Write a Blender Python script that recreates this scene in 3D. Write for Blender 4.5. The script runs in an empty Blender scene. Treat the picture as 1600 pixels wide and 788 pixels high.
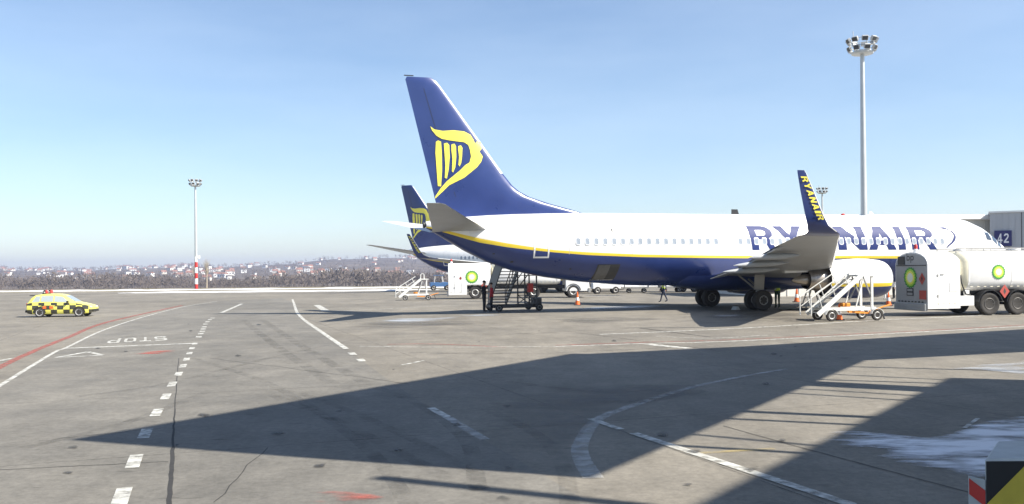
import bpy, bmesh, math, random
from mathutils import Vector, Matrix, geometry
random.seed(7)
R = math.radians
scene = bpy.context.scene
col = scene.collection

# ---------------------------------------------------------------- camera, sky, sun, exposure
FPX, CAM_H, ROLL = 1400.0, 2.3, 0.010
cam_data = bpy.data.cameras.new('camera')
cam_data.sensor_width = 36.0
cam_data.lens = 36.0 * FPX / 1600.0
cam_data.shift_y = 30.0 / 1600.0
cam_data.clip_start, cam_data.clip_end = 0.1, 20000.0
cam = bpy.data.objects.new('camera', cam_data)
cam.location = (0, 0, CAM_H)
cam.rotation_euler = (math.pi / 2, ROLL, 0)
col.objects.link(cam)
scene.camera = cam

SUN_A, SUN_B = 1.0, 0.38                       # shadow of a 1 m pole: 1.0 m to -X, 0.38 m to +Y
sun_vec = Vector((SUN_A, -SUN_B, 1.0)).normalized()
sun_el = math.asin(sun_vec.z)
sun_az = math.atan2(sun_vec.x, sun_vec.y)      # clockwise from +Y
world = bpy.data.worlds.new('World')
scene.world = world
world.use_nodes = True
wt = world.node_tree
bg = wt.nodes['Background']
sky = wt.nodes.new('ShaderNodeTexSky')
sky.sky_type = 'NISHITA'
sky.sun_disc = False
sky.sun_elevation = sun_el
sky.sun_rotation = sun_az
sky.altitude = 150
sky.air_density = 1.0
sky.dust_density = 0.5
sky.ozone_density = 3.0
# thin high cirrus, the same all round the sky
tc = wt.nodes.new('ShaderNodeTexCoord')
mp = wt.nodes.new('ShaderNodeMapping'); mp.inputs['Scale'].default_value = (1.6, 1.6, 7.0)
nz = wt.nodes.new('ShaderNodeTexNoise'); nz.inputs['Scale'].default_value = 1.5; nz.inputs['Detail'].default_value = 6; nz.inputs['Roughness'].default_value = 0.55
rm = wt.nodes.new('ShaderNodeMapRange'); rm.inputs['From Min'].default_value = 0.30; rm.inputs['From Max'].default_value = 0.9; rm.inputs['To Max'].default_value = 0.16
mx = wt.nodes.new('ShaderNodeMix'); mx.data_type = 'RGBA'; mx.inputs['B'].default_value = (8.2, 8.9, 9.6, 1)
wt.links.new(tc.outputs['Generated'], mp.inputs['Vector'])
wt.links.new(mp.outputs['Vector'], nz.inputs['Vector'])
wt.links.new(nz.outputs['Fac'], rm.inputs['Value'])
wt.links.new(rm.outputs['Result'], mx.inputs['Factor'])
wt.links.new(sky.outputs['Color'], mx.inputs['A'])
wt.links.new(mx.outputs['Result'], bg.inputs['Color'])
bg.inputs['Strength'].default_value = 0.083
sun_data = bpy.data.lights.new('sun', 'SUN')
sun_data.energy = 5.0
sun_data.angle = R(0.53)
sun_data.color = (1.0, 0.93, 0.82)
sun = bpy.data.objects.new('sun', sun_data)
sun.rotation_euler = (-sun_vec).to_track_quat('-Z', 'Y').to_euler()
sun.location = (30, -20, 60)
col.objects.link(sun)
scene.render.engine = 'CYCLES'
vs = scene.view_settings
vs.view_transform = 'Standard'; vs.look = 'None'; vs.gamma = 1.0; vs.use_curve_mapping = False
vs.exposure = 1.08

# ---------------------------------------------------------------- materials
M = {}
def mat(name, color, rough=0.6, metal=0.0, var=0.0, scale=3.0, bump=0.0, coat=0.0, stretch=(1, 1, 1), spec=0.5):
    """procedural principled paint; var = amount of brightness mottling"""
    m = bpy.data.materials.new(name); m.use_nodes = True
    nt = m.node_tree; b = nt.nodes['Principled BSDF']
    b.inputs['Base Color'].default_value = (*color, 1)
    b.inputs['Roughness'].default_value = rough
    b.inputs['Metallic'].default_value = metal
    b.inputs['Specular IOR Level'].default_value = spec
    if coat:
        b.inputs['Coat Weight'].default_value = coat; b.inputs['Coat Roughness'].default_value = 0.08
    if var or bump:
        t = nt.nodes.new('ShaderNodeTexCoord'); p = nt.nodes.new('ShaderNodeMapping')
        p.inputs['Scale'].default_value = stretch
        n = nt.nodes.new('ShaderNodeTexNoise'); n.inputs['Scale'].default_value = scale
        n.inputs['Detail'].default_value = 7; n.inputs['Roughness'].default_value = 0.6
        nt.links.new(t.outputs['Object'], p.inputs['Vector']); nt.links.new(p.outputs['Vector'], n.inputs['Vector'])
        if var:
            r = nt.nodes.new('ShaderNodeMapRange'); r.inputs['From Min'].default_value = 0.3; r.inputs['From Max'].default_value = 0.7
            r.inputs['To Min'].default_value = 1 - var; r.inputs['To Max'].default_value = 1 + var * 0.6
            h = nt.nodes.new('ShaderNodeHueSaturation'); h.inputs['Color'].default_value = (*color, 1)
            nt.links.new(n.outputs['Fac'], r.inputs['Value']); nt.links.new(r.outputs['Result'], h.inputs['Value'])
            nt.links.new(h.outputs['Color'], b.inputs['Base Color'])
            r2 = nt.nodes.new('ShaderNodeMapRange'); r2.inputs['To Min'].default_value = max(0.02, rough - 0.1); r2.inputs['To Max'].default_value = min(1, rough + 0.1)
            nt.links.new(n.outputs['Fac'], r2.inputs['Value']); nt.links.new(r2.outputs['Result'], b.inputs['Roughness'])
        if bump:
            k = nt.nodes.new('ShaderNodeBump'); k.inputs['Strength'].default_value = bump; k.inputs['Distance'].default_value = 0.02
            nt.links.new(n.outputs['Fac'], k.inputs['Height']); nt.links.new(k.outputs['Normal'], b.inputs['Normal'])
    M[name] = m
    return m

mat('white_paint', (0.82, 0.82, 0.80), 0.28, var=0.05, scale=0.9, coat=0.3)
mat('blue_paint', (0.023, 0.044, 0.165), 0.3, var=0.12, scale=0.8, coat=0.15)
mat('yellow_paint', (0.82, 0.62, 0.05), 0.35, var=0.05)
mat('harp_yellow', (0.86, 0.76, 0.10), 0.4)
mat('letter_blue', (0.011, 0.025, 0.125), 0.55, spec=0.25)
mat('bare_alu', (0.72, 0.73, 0.74), 0.28, metal=0.85, var=0.06, scale=2)
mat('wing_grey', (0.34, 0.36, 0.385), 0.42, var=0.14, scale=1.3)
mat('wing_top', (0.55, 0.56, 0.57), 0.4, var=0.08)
mat('engine_metal', (0.42, 0.38, 0.33), 0.35, metal=0.8, var=0.12)
mat('dark_metal', (0.035, 0.036, 0.04), 0.45, metal=0.4, var=0.2)
mat('black', (0.012, 0.012, 0.013), 0.6)
mat('tyre', (0.04, 0.037, 0.034), 0.85, var=0.25, scale=6)
mat('hub_dark', (0.09, 0.085, 0.08), 0.6, metal=0.2, var=0.25, scale=9)
mat('rim', (0.62, 0.62, 0.60), 0.45, metal=0.3, var=0.12)
mat('gear_grey', (0.33, 0.33, 0.32), 0.5, metal=0.3, var=0.1)
mat('window_glass', (0.035, 0.045, 0.06), 0.12, coat=0.5)
mat('cabin_pane', (0.25, 0.29, 0.34), 0.35)
mat('skin_seam', (0.52, 0.53, 0.54), 0.5)
mat('window_frame', (0.70, 0.71, 0.72), 0.4)
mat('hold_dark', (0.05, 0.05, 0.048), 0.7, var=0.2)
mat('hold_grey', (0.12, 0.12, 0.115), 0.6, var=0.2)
mat('truck_white', (0.80, 0.80, 0.79), 0.4, var=0.06, scale=1.2, coat=0.15)
mat('truck_cream', (0.76, 0.72, 0.56), 0.45, var=0.1)
mat('truck_grey', (0.34, 0.345, 0.35), 0.5, var=0.12, scale=2)  # grey of small parts; on the rear door it is painted shade
mat('chassis', (0.03, 0.03, 0.032), 0.7, var=0.3, scale=3)
mat('bp_green', (0.02, 0.25, 0.03), 0.5)
mat('bp_light', (0.33, 0.62, 0.05), 0.5)
mat('bp_yellow', (0.85, 0.82, 0.12), 0.5)
mat('bp_white', (0.84, 0.86, 0.70), 0.5)
mat('red', (0.50, 0.03, 0.025), 0.5, var=0.12)
mat('orange', (0.85, 0.16, 0.03), 0.55, var=0.1)
mat('safety_orange', (0.80, 0.30, 0.04), 0.55, var=0.2)
mat('steps_white', (0.74, 0.74, 0.71), 0.45, var=0.12, scale=3)
mat('steps_grey', (0.28, 0.28, 0.27), 0.5, var=0.2, scale=3)
mat('steps_dark', (0.03, 0.035, 0.045), 0.5, var=0.3, scale=2)
mat('steps_blue', (0.05, 0.065, 0.085), 0.45, var=0.3, scale=2)
mat('mast_steel', (0.52, 0.54, 0.54), 0.45, metal=0.35, var=0.08, scale=1)
mat('lamp_body', (0.42, 0.43, 0.43), 0.5, metal=0.3)
mat('lamp_glass', (0.05, 0.055, 0.06), 0.15)
mat('wall_grey', (0.44, 0.45, 0.47), 0.65, var=0.08, scale=2, stretch=(1, 1, .15))
mat('wall_cream', (0.62, 0.60, 0.55), 0.7, var=0.07, scale=2, stretch=(1, 1, .15))
mat('roof_white', (0.80, 0.80, 0.79), 0.6)
mat('sign_blue', (0.018, 0.022, 0.13), 0.4)
mat('sign_white', (0.80, 0.80, 0.82), 0.5)
mat('joint', (0.03, 0.029, 0.028), 0.95, var=0.4, scale=9)
mat('block_concrete', (0.42, 0.44, 0.43), 0.85, var=0.15, scale=6, bump=0.3)
mat('block_black', (0.016, 0.016, 0.017), 0.7, var=0.2, scale=5)
mat('block_yellow', (0.55, 0.43, 0.05), 0.6, var=0.15, scale=5)
mat('skin', (0.48, 0.28, 0.2), 0.6)
mat('hair', (0.03, 0.02, 0.015), 0.8)
mat('cloth_dark', (0.018, 0.02, 0.026), 0.9, var=0.3, scale=8)
mat('cloth_navy', (0.02, 0.03, 0.06), 0.9, var=0.3, scale=8)
mat('cloth_red', (0.42, 0.025, 0.04), 0.85, var=0.2, scale=8)
mat('cloth_green', (0.03, 0.075, 0.045), 0.9, var=0.2, scale=8)
mat('cloth_white', (0.72, 0.72, 0.72), 0.85, var=0.1, scale=8)
mat('hivis', (0.62, 0.80, 0.06), 0.7, var=0.1, scale=8)
mat('reflective', (0.75, 0.76, 0.76), 0.35)
mat('car_glass', (0.34, 0.39, 0.40), 0.06, coat=0.6)
mat('car_black', (0.02, 0.02, 0.018), 0.4)
mat('wood_bark', (0.15, 0.125, 0.11), 0.95, var=0.3, scale=0.05)
mat('pale_bark', (0.42, 0.36, 0.27), 0.95)
mat('house_wall', (0.66, 0.62, 0.55), 0.8)
mat('house_wall_white', (0.80, 0.80, 0.78), 0.8)
mat('house_roof', (0.26, 0.13, 0.095), 0.85)
mat('house_roof_dark', (0.10, 0.085, 0.08), 0.85)
mat('vest_blue', (0.05, 0.13, 0.30), 0.5)

def add_nodes(m):
    return m.node_tree, m.node_tree.nodes['Principled BSDF']

# concrete apron: several scales of staining, streaks along the traffic, fine grain
def concrete(name, light, dark, tint):
    m = bpy.data.materials.new(name); m.use_nodes = True; nt, b = add_nodes(m)
    t = nt.nodes.new('ShaderNodeTexCoord')
    def noise(sc, det, st=(1, 1, 1), ro=0.6, rot=0):
        p = nt.nodes.new('ShaderNodeMapping'); p.inputs['Scale'].default_value = st; p.inputs['Rotation'].default_value = (0, 0, rot)
        n = nt.nodes.new('ShaderNodeTexNoise'); n.inputs['Scale'].default_value = sc; n.inputs['Detail'].default_value = det; n.inputs['Roughness'].default_value = ro
        nt.links.new(t.outputs['Object'], p.inputs['Vector']); nt.links.new(p.outputs['Vector'], n.inputs['Vector'])
        return n.outputs['Fac']
    def rng(v, a, c, lo, hi):
        r = nt.nodes.new('ShaderNodeMapRange'); r.inputs['From Min'].default_value = a; r.inputs['From Max'].default_value = c
        r.inputs['To Min'].default_value = lo; r.inputs['To Max'].default_value = hi; nt.links.new(v, r.inputs['Value']); return r.outputs['Result']
    def mul(a, c):
        q = nt.nodes.new('ShaderNodeMath'); q.operation = 'MULTIPLY'; nt.links.new(a, q.inputs[0]); nt.links.new(c, q.inputs[1]); return q.outputs[0]
    big = rng(noise(0.07, 6), 0.3, 0.7, 0.76, 1.16)
    mid = rng(noise(0.5, 8, (1, 1, 1), 0.7), 0.3, 0.7, 0.82, 1.12)
    streak = rng(noise(0.5, 8, (1.8, 0.45, 1), 0.7, R(24)), 0.35, 0.72, 1.06, 0.82)
    streak2 = rng(noise(1.1, 8, (1, 1, 1), 0.75, R(14)), 0.35, 0.72, 1.10, 0.80)
    fine = rng(noise(9, 8, (1, 1, 1), 0.85), 0.28, 0.72, 0.66, 1.30)
    spots = rng(noise(1.7, 3, (0.6, 2.2, 1), 0.5), 0.68, 0.74, 1.0, 0.55)
    v = mul(mul(mul(big, mid), mul(streak, streak2)), mul(fine, spots))
    mixc = nt.nodes.new('ShaderNodeMix'); mixc.data_type = 'RGBA'
    mixc.inputs['A'].default_value = (*dark, 1); mixc.inputs['B'].default_value = (*light, 1)
    nt.links.new(rng(noise(0.12, 4), 0.35, 0.65, 0, 1), mixc.inputs['Factor'])
    h = nt.nodes.new('ShaderNodeHueSaturation'); nt.links.new(mixc.outputs['Result'], h.inputs['Color']); nt.links.new(v, h.inputs['Value'])
    nt.links.new(h.outputs['Color'], b.inputs['Base Color'])
    nt.links.new(rng(noise(0.5, 4), 0.3, 0.7, 0.72, 0.95), b.inputs['Roughness'])
    b.inputs['Specular IOR Level'].default_value = 0.25
    k = nt.nodes.new('ShaderNodeBump'); k.inputs['Strength'].default_value = 0.25; k.inputs['Distance'].default_value = 0.01
    nt.links.new(noise(30, 4), k.inputs['Height']); nt.links.new(k.outputs['Normal'], b.inputs['Normal'])
    M[name] = m
concrete('apron_concrete', (0.220, 0.202, 0.168), (0.186, 0.172, 0.146), 0)
concrete('road_asphalt', (0.197, 0.186, 0.162), (0.165, 0.157, 0.139), 0)
concrete('wet_patch', (0.120, 0.112, 0.100), (0.095, 0.090, 0.082), 0)

def two_tone(name, c1, c2, scale, rough=0.95, c3=None):
    m = bpy.data.materials.new(name); m.use_nodes = True; nt, b = add_nodes(m)
    t = nt.nodes.new('ShaderNodeTexCoord'); n = nt.nodes.new('ShaderNodeTexNoise'); n.inputs['Scale'].default_value = scale; n.inputs['Detail'].default_value = 8; n.inputs['Roughness'].default_value = 0.7
    nt.links.new(t.outputs['Object'], n.inputs['Vector'])
    r = nt.nodes.new('ShaderNodeValToRGB'); r.color_ramp.elements[0].position = 0.38; r.color_ramp.elements[1].position = 0.62
    r.color_ramp.elements[0].color = (*c1, 1); r.color_ramp.elements[1].color = (*c2, 1)
    if c3:
        e = r.color_ramp.elements.new(0.70); e.color = (*c3, 1)
    nt.links.new(n.outputs['Fac'], r.inputs['Fac']); nt.links.new(r.outputs['Color'], b.inputs['Base Color'])
    b.inputs['Roughness'].default_value = rough; b.inputs['Specular IOR Level'].default_value = 0.1
    M[name] = m
two_tone('field_grass', (0.13, 0.115, 0.06), (0.21, 0.18, 0.11), 0.03)
two_tone('hill_land', (0.075, 0.062, 0.05), (0.15, 0.125, 0.10), 0.012, c3=(0.22, 0.19, 0.15))
two_tone('snow', (0.48, 0.48, 0.48), (0.80, 0.81, 0.83), 0.35)

def patch_mat(name, color, scale, lo, hi, stretch, rough):
    """a thin broken layer (ice, slush, worn paint) that leaves the ground showing through the gaps"""
    m = bpy.data.materials.new(name); m.use_nodes = True; nt, b = add_nodes(m)
    t = nt.nodes.new('ShaderNodeTexCoord'); p = nt.nodes.new('ShaderNodeMapping'); p.inputs['Scale'].default_value = stretch
    n = nt.nodes.new('ShaderNodeTexNoise'); n.inputs['Scale'].default_value = scale; n.inputs['Detail'].default_value = 9; n.inputs['Roughness'].default_value = 0.62
    nt.links.new(t.outputs['Object'], p.inputs['Vector']); nt.links.new(p.outputs['Vector'], n.inputs['Vector'])
    # fade towards the rim of the patch with the mesh's own uv-like attribute
    at = nt.nodes.new('ShaderNodeAttribute'); at.attribute_name = 'rim'
    ad = nt.nodes.new('ShaderNodeMath'); ad.operation = 'ADD'; ad.use_clamp = False
    nt.links.new(n.outputs['Fac'], ad.inputs[0]); nt.links.new(at.outputs['Fac'], ad.inputs[1])
    r = nt.nodes.new('ShaderNodeMapRange'); r.inputs['From Min'].default_value = lo; r.inputs['From Max'].default_value = hi
    nt.links.new(ad.outputs[0], r.inputs['Value']); nt.links.new(r.outputs['Result'], b.inputs['Alpha'])
    b.inputs['Base Color'].default_value = (*color, 1); b.inputs['Roughness'].default_value = rough
    M[name] = m
patch_mat('faint_joint', (0.05, 0.048, 0.045), 2.0, 0.30, 0.95, (1, 1, 1), 0.9)
patch_mat('thin_snow', (0.72, 0.73, 0.76), 1.7, 0.40, 0.66, (0.55, 1.5, 1), 0.7)
patch_mat('rubber', (0.03, 0.03, 0.03), 1.6, 0.40, 1.7, (1, 1, 1), 0.8)
patch_mat('oil_stain', (0.03, 0.028, 0.026), 3.0, 0.35, 0.85, (1, 1.6, 1), 0.6)
patch_mat('ice', (0.50, 0.53, 0.57), 0.8, 0.44, 0.85, (0.6, 1.6, 1), 0.35)
patch_mat('dark_patch', (0.10, 0.095, 0.088), 0.5, 0.45, 1.0, (0.5, 1.6, 1), 0.6)
patch_mat('line_white', (0.54, 0.54, 0.50), 5.0, 0.28, 0.62, (1, 1, 1), 0.85)
patch_mat('line_red', (0.34, 0.10, 0.08), 4.0, 0.30, 0.66, (1, 1, 1), 0.85)
patch_mat('line_yellow', (0.55, 0.42, 0.15), 3.0, 0.30, 1.0, (1, 1, 1), 0.85)
mat('sign_red', (0.42, 0.07, 0.055), 0.6, var=0.1)
patch_mat('worn_red', (0.40, 0.10, 0.075), 1.3, 0.52, 0.74, (0.7, 2.0, 1), 0.9)
patch_mat('worn_white', (0.50, 0.50, 0.48), 2.6, 0.30, 0.80, (1, 1.5, 1), 0.85)

def checker_mat(name):
    m = bpy.data.materials.new(name); m.use_nodes = True; nt, b = add_nodes(m)
    t = nt.nodes.new('ShaderNodeTexCoord'); c = nt.nodes.new('ShaderNodeTexChecker')
    c.inputs['Scale'].default_value = 1.0
    p = nt.nodes.new('ShaderNodeMapping'); p.inputs['Scale'].default_value = (2.7, 0.0, 3.7); p.inputs['Location'].default_value = (0.3, 0.5, 0.25)
    nt.links.new(t.outputs['Object'], p.inputs['Vector']); nt.links.new(p.outputs['Vector'], c.inputs['Vector'])
    c.inputs['Color1'].default_value = (0.80, 0.75, 0.14, 1); c.inputs['Color2'].default_value = (0.05, 0.05, 0.035, 1)
    nt.links.new(c.outputs['Color'], b.inputs['Base Color']); b.inputs['Roughness'].default_value = 0.35
    b.inputs['Coat Weight'].default_value = 0.4
    M[name] = m
checker_mat('chequer')
mat('car_yellow', (0.80, 0.75, 0.16), 0.35, coat=0.4)

# ---------------------------------------------------------------- helpers
class MB:
    """collects geometry; build() links it as ONE mesh object"""
    def __init__(self): self.v, self.f, self.m = [], [], []
    def add(self, vs_, fs, mi=0):
        o = len(self.v); self.v += [tuple(p) for p in vs_]
        for f in fs: self.f.append([i + o for i in f]); self.m.append(mi)
        return self
    def box(self, c, s, rot=None, mi=0, taper=1.0):
        hx, hy, hz = s[0] / 2, s[1] / 2, s[2] / 2
        p = [Vector((x * hx * (taper if z > 0 else 1), y * hy * (taper if z > 0 else 1), z * hz)) for z in (-1, 1) for y in (-1, 1) for x in (-1, 1)]
        if rot is not None: p = [rot @ q for q in p]
        c = Vector(c)
        return self.add([q + c for q in p], [(0, 2, 3, 1), (4, 5, 7, 6), (0, 1, 5, 4), (2, 6, 7, 3), (0, 4, 6, 2), (1, 3, 7, 5)], mi)
    def bar(self, a, b, w, h, mi=0, up=(0, 0, 1)):
        a, b = Vector(a), Vector(b); d = b - a; L = d.length; d.normalize()
        up = Vector(up)
        if abs(d.dot(up)) > 0.98: up = Vector((1, 0, 0))
        y = up.cross(d).normalized(); z = d.cross(y)
        r = Matrix((d, y, z)).transposed()
        return self.box((a + b) / 2, (L, w, h), r, mi)
    def tube(self, a, b, r0, r1=None, n=8, mi=0, caps=True):
        a, b = Vector(a), Vector(b); r1 = r0 if r1 is None else r1
        d = (b - a).normalized(); u = d.orthogonal().normalized(); w = d.cross(u)
        vs_ = []
        for c, r in ((a, r0), (b, r1)):
            for k in range(n):
                t = 2 * math.pi * k / n; vs_.append(c + (u * math.cos(t) + w * math.sin(t)) * r)
        fs = [(k, (k + 1) % n, n + (k + 1) % n, n + k) for k in range(n)]
        if caps: fs += [tuple(range(n - 1, -1, -1)), tuple(range(n, 2 * n))]
        return self.add(vs_, fs, mi)
    def path(self, pts, r, n=6, mi=0):
        for a, b in zip(pts, pts[1:]): self.tube(a, b, r, r, n, mi)
        return self
    def loft(self, rings, mi=0, closed=True, cap0=False, cap1=False, mfun=None):
        n = len(rings[0]); o = len(self.v)
        for r in rings: self.v += [tuple(p) for p in r]
        for i in range(len(rings) - 1):
            for k in range(n if closed else n - 1):
                k2 = (k + 1) % n
                self.f.append([o + i * n + k, o + i * n + k2, o + (i + 1) * n + k2, o + (i + 1) * n + k])
                self.m.append(mfun(i, k) if mfun else mi)
        if cap0: self.f.append([o + k for k in range(n - 1, -1, -1)]); self.m.append(mi)
        if cap1: self.f.append([o + (len(rings) - 1) * n + k for k in range(n)]); self.m.append(mi)
        return self
    def lathe(self, prof, c, axis='y', n=20, mi=0, mfun=None):
        """prof: (along, radius) pairs"""
        rings = []
        for a, r in prof:
            ring = []
            for k in range(n):
                t = 2 * math.pi * k / n; s, q = r * math.cos(t), r * math.sin(t)
                ring.append({'y': (c[0] + s, c[1] + a, c[2] + q), 'x': (c[0] + a, c[1] + s, c[2] + q), 'z': (c[0] + s, c[1] + q, c[2] + a)}[axis])
            rings.append(ring)
        return self.loft(rings, mi, True, prof[0][1] > 1e-4, prof[-1][1] > 1e-4, mfun)
    def prism(self, poly, z0, z1, mi=0):
        n = len(poly)
        vs_ = [(x, y, z0) for x, y in poly] + [(x, y, z1) for x, y in poly]
        return self.add(vs_, [tuple(range(n - 1, -1, -1)), tuple(range(n, 2 * n))] + [(k, (k + 1) % n, n + (k + 1) % n, n + k) for k in range(n)], mi)
    def build(self, name, mats, parent=None, smooth=None, recalc=True, bevel=0.0):
        me = bpy.data.meshes.new(name)
        me.from_pydata(self.v, [], self.f)
        for q in (mats if isinstance(mats, (list, tuple)) else [mats]): me.materials.append(M[q])
        me.polygons.foreach_set('material_index', self.m)
        if recalc or bevel:
            b = bmesh.new(); b.from_mesh(me)
            if bevel: bmesh.ops.bevel(b, geom=list(b.edges), offset=bevel, segments=1, affect='EDGES', clamp_overlap=True)
            bmesh.ops.recalc_face_normals(b, faces=list(b.faces)); b.to_mesh(me); b.free()
        if smooth is not None:
            me.polygons.foreach_set('use_smooth', [True] * len(me.polygons)); me.set_sharp_from_angle(angle=R(smooth))
        me.update()
        o = bpy.data.objects.new(name, me); col.objects.link(o)
        if parent is not None: o.parent = parent
        return o

def empty(name, loc=(0, 0, 0), rz=0.0, parent=None):
    o = bpy.data.objects.new(name, None); o.location = loc; o.rotation_euler = (0, 0, rz); o.empty_display_size = 0.3
    col.objects.link(o)
    if parent is not None: o.parent = parent
    return o
def tag(o, label=None, cat=None, group=None, kind=None):
    if label: o['label'] = label
    if cat: o['category'] = cat
    if group: o['group'] = group
    if kind: o['kind'] = kind
    return o
def copy_tree(o, parent=None):
    c = o.copy(); col.objects.link(c); c.parent = parent
    for ch in list(o.children): copy_tree(ch, c)
    return c
def gp(px, py, z=0.0):
    """point of the apron that lies under a pixel of the 1600 x 788 photograph"""
    a, b = px - 800, py - 424; c, s = math.cos(ROLL), math.sin(ROLL)
    u, v = a * c - b * s, a * s + b * c
    t = (CAM_H - z) * FPX / v
    return Vector((u / FPX * t, t, z))
def tess(loops):
    """triangles of an outline with holes -> verts2d, tris"""
    L = [[Vector((x, y, 0)) for x, y in l] for l in loops]
    tr = geometry.tessellate_polygon(L)
    vs_ = [(p.x, p.y) for l in L for p in l]
    return vs_, tr

GLYPH = {
 'R': ([[(0,0),(0,1),(.60,1),(.80,.95),(.94,.84),(.97,.72),(.92,.58),(.76,.48),(1.02,0),(.73,0),(.52,.44),(.29,.44),(.29,0)], [(.29,.60),(.29,.83),(.56,.83),(.66,.78),(.68,.71),(.65,.63),(.56,.60)]]),
 'Y': ([[(0,1),(.31,1),(.5,.64),(.69,1),(1,1),(.645,.42),(.645,0),(.355,0),(.355,.42)]]),
 'A': ([[(0,0),(.34,1),(.66,1),(1,0),(.71,0),(.645,.2),(.35,.2),(.285,0)], [(.41,.4),(.585,.4),(.5,.72)]]),
 'N': ([[(0,0),(0,1),(.30,1),(.72,.44),(.72,1),(1,1),(1,0),(.72,0),(.28,.58),(.28,0)]]),
 'I': ([[(0,0),(0,1),(1,1),(1,0)]]),
 'S': ([[(0,.14),(.16,0),(.82,0),(1,.16),(1,.42),(.84,.58),(.28,.58),(.24,.64),(.24,.78),(.30,.84),(.74,.84),(.78,.76),(1,.80),(.98,.90),(.84,1),(.18,1),(0,.86),(0,.56),(.16,.42),(.72,.42),(.76,.36),(.76,.22),(.70,.16),(.28,.16),(.22,.26),(0,.22)]]),
 'T': ([[(0,1),(1,1),(1,.83),(.62,.83),(.62,0),(.38,0),(.38,.83),(0,.83)]]),
 'O': ([[(.2,0),(.8,0),(1,.2),(1,.8),(.8,1),(.2,1),(0,.8),(0,.2)], [(.32,.16),(.24,.26),(.24,.74),(.32,.84),(.68,.84),(.76,.74),(.76,.26),(.68,.16)]]),
 'P': ([[(0,0),(0,1),(.78,1),(1,.86),(1,.54),(.78,.4),(.25,.4),(.25,0)], [(.25,.56),(.25,.84),(.68,.84),(.76,.76),(.76,.64),(.68,.56)]]),
 'b': ([[(0,0),(0,1),(.2,1),(.2,.62),(.75,.66),(1,.5),(1,.15),(.75,0)], [(.2,.14),(.2,.5),(.68,.52),(.8,.42),(.8,.22),(.68,.14)]]),
 'p': ([[(0,-.35),(0,.64),(.75,.66),(1,.5),(1,.15),(.75,0),(.2,.03),(.2,-.35)], [(.2,.14),(.2,.5),(.68,.52),(.8,.42),(.8,.22),(.68,.14)]]),
 '4': ([[(.55,0),(.55,.2),(0,.2),(0,.36),(.55,1),(.78,1),(.78,.37),(1,.37),(1,.2),(.78,.2),(.78,0)], [(.24,.37),(.55,.37),(.55,.74)]]),
 '2': ([[(0,0),(0,.18),(.66,.62),(.74,.74),(.66,.83),(.36,.83),(.26,.72),(.02,.74),(.08,.88),(.26,1),(.74,1),(.94,.88),(.98,.70),(.86,.52),(.42,.18),(1,.18),(1,0)]]),
}
def glyph_bm(ch, cuts=0):
    vs_, tr = tess(GLYPH[ch]); b = bmesh.new()
    bv = [b.verts.new((x, y, 0)) for x, y in vs_]
    for t in tr:
        try: b.faces.new([bv[i] for i in t])
        except ValueError: pass
    for k in range(1, cuts):
        bmesh.ops.bisect_plane(b, geom=list(b.verts) + list(b.edges) + list(b.faces), plane_co=(0, k / cuts, 0), plane_no=(0, 1, 0))
    return b
def bm_to_mb(b, fn, mb=None, mi=0):
    mb = mb or MB(); b.verts.index_update()
    vs_ = [fn(v.co.x, v.co.y) for v in b.verts]
    mb.add(vs_, [[v.index for v in f.verts] for f in b.faces], mi); b.free(); return mb

# ---------------------------------------------------------------- ground and land
def land_z(x, y):
    if y <= 125: return 0.0
    z = -(min(y, 640) - 125) * 0.0143
    if y > 640:
        t = min(1, (y - 640) / 1900.0); s = t * t * (3 - 2 * t)
        u = x / y                                              # ridge climbs towards the middle of the view
        ridge = 17 + 26 / (1 + math.exp(-(u + 0.27) * 13)) + 3.0 * math.sin(u * 31 + 1) + 1.8 * math.sin(u * 83)
        z += s * (ridge + 7)
        z += 2.2 * math.sin(x * 0.006 + y * 0.004) * s
        if y > 2600: z -= (y - 2600) * 0.004
    return z
ys = [-80, -20, 20, 60, 100, 125, 150, 200, 260, 330, 420, 520, 640, 760, 900, 1050, 1200, 1400, 1600, 1800, 2000, 2200, 2400, 2600, 3000, 3600, 4400]
NU = 120
g = MB(); rows = []
for y in ys:
    w = max(y, 220)
    rows.append([((-1.5 + 3.0 * k / NU) * w, y, land_z((-1.5 + 3.0 * k / NU) * w, y)) for k in range(NU + 1)])
g.loft(rows, closed=False, mfun=lambda i, k: 0 if ys[i] < 125 else (1 if ys[i] < 520 else 2))
ground = g.build('ground', ['apron_concrete', 'field_grass', 'hill_land'], recalc=False)
for p in ground.data.polygons:
    if p.normal.z < 0: p.flip()
ground.data.polygons.foreach_set('use_smooth', [True] * len(ground.data.polygons))
tag(ground, kind='structure')

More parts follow.
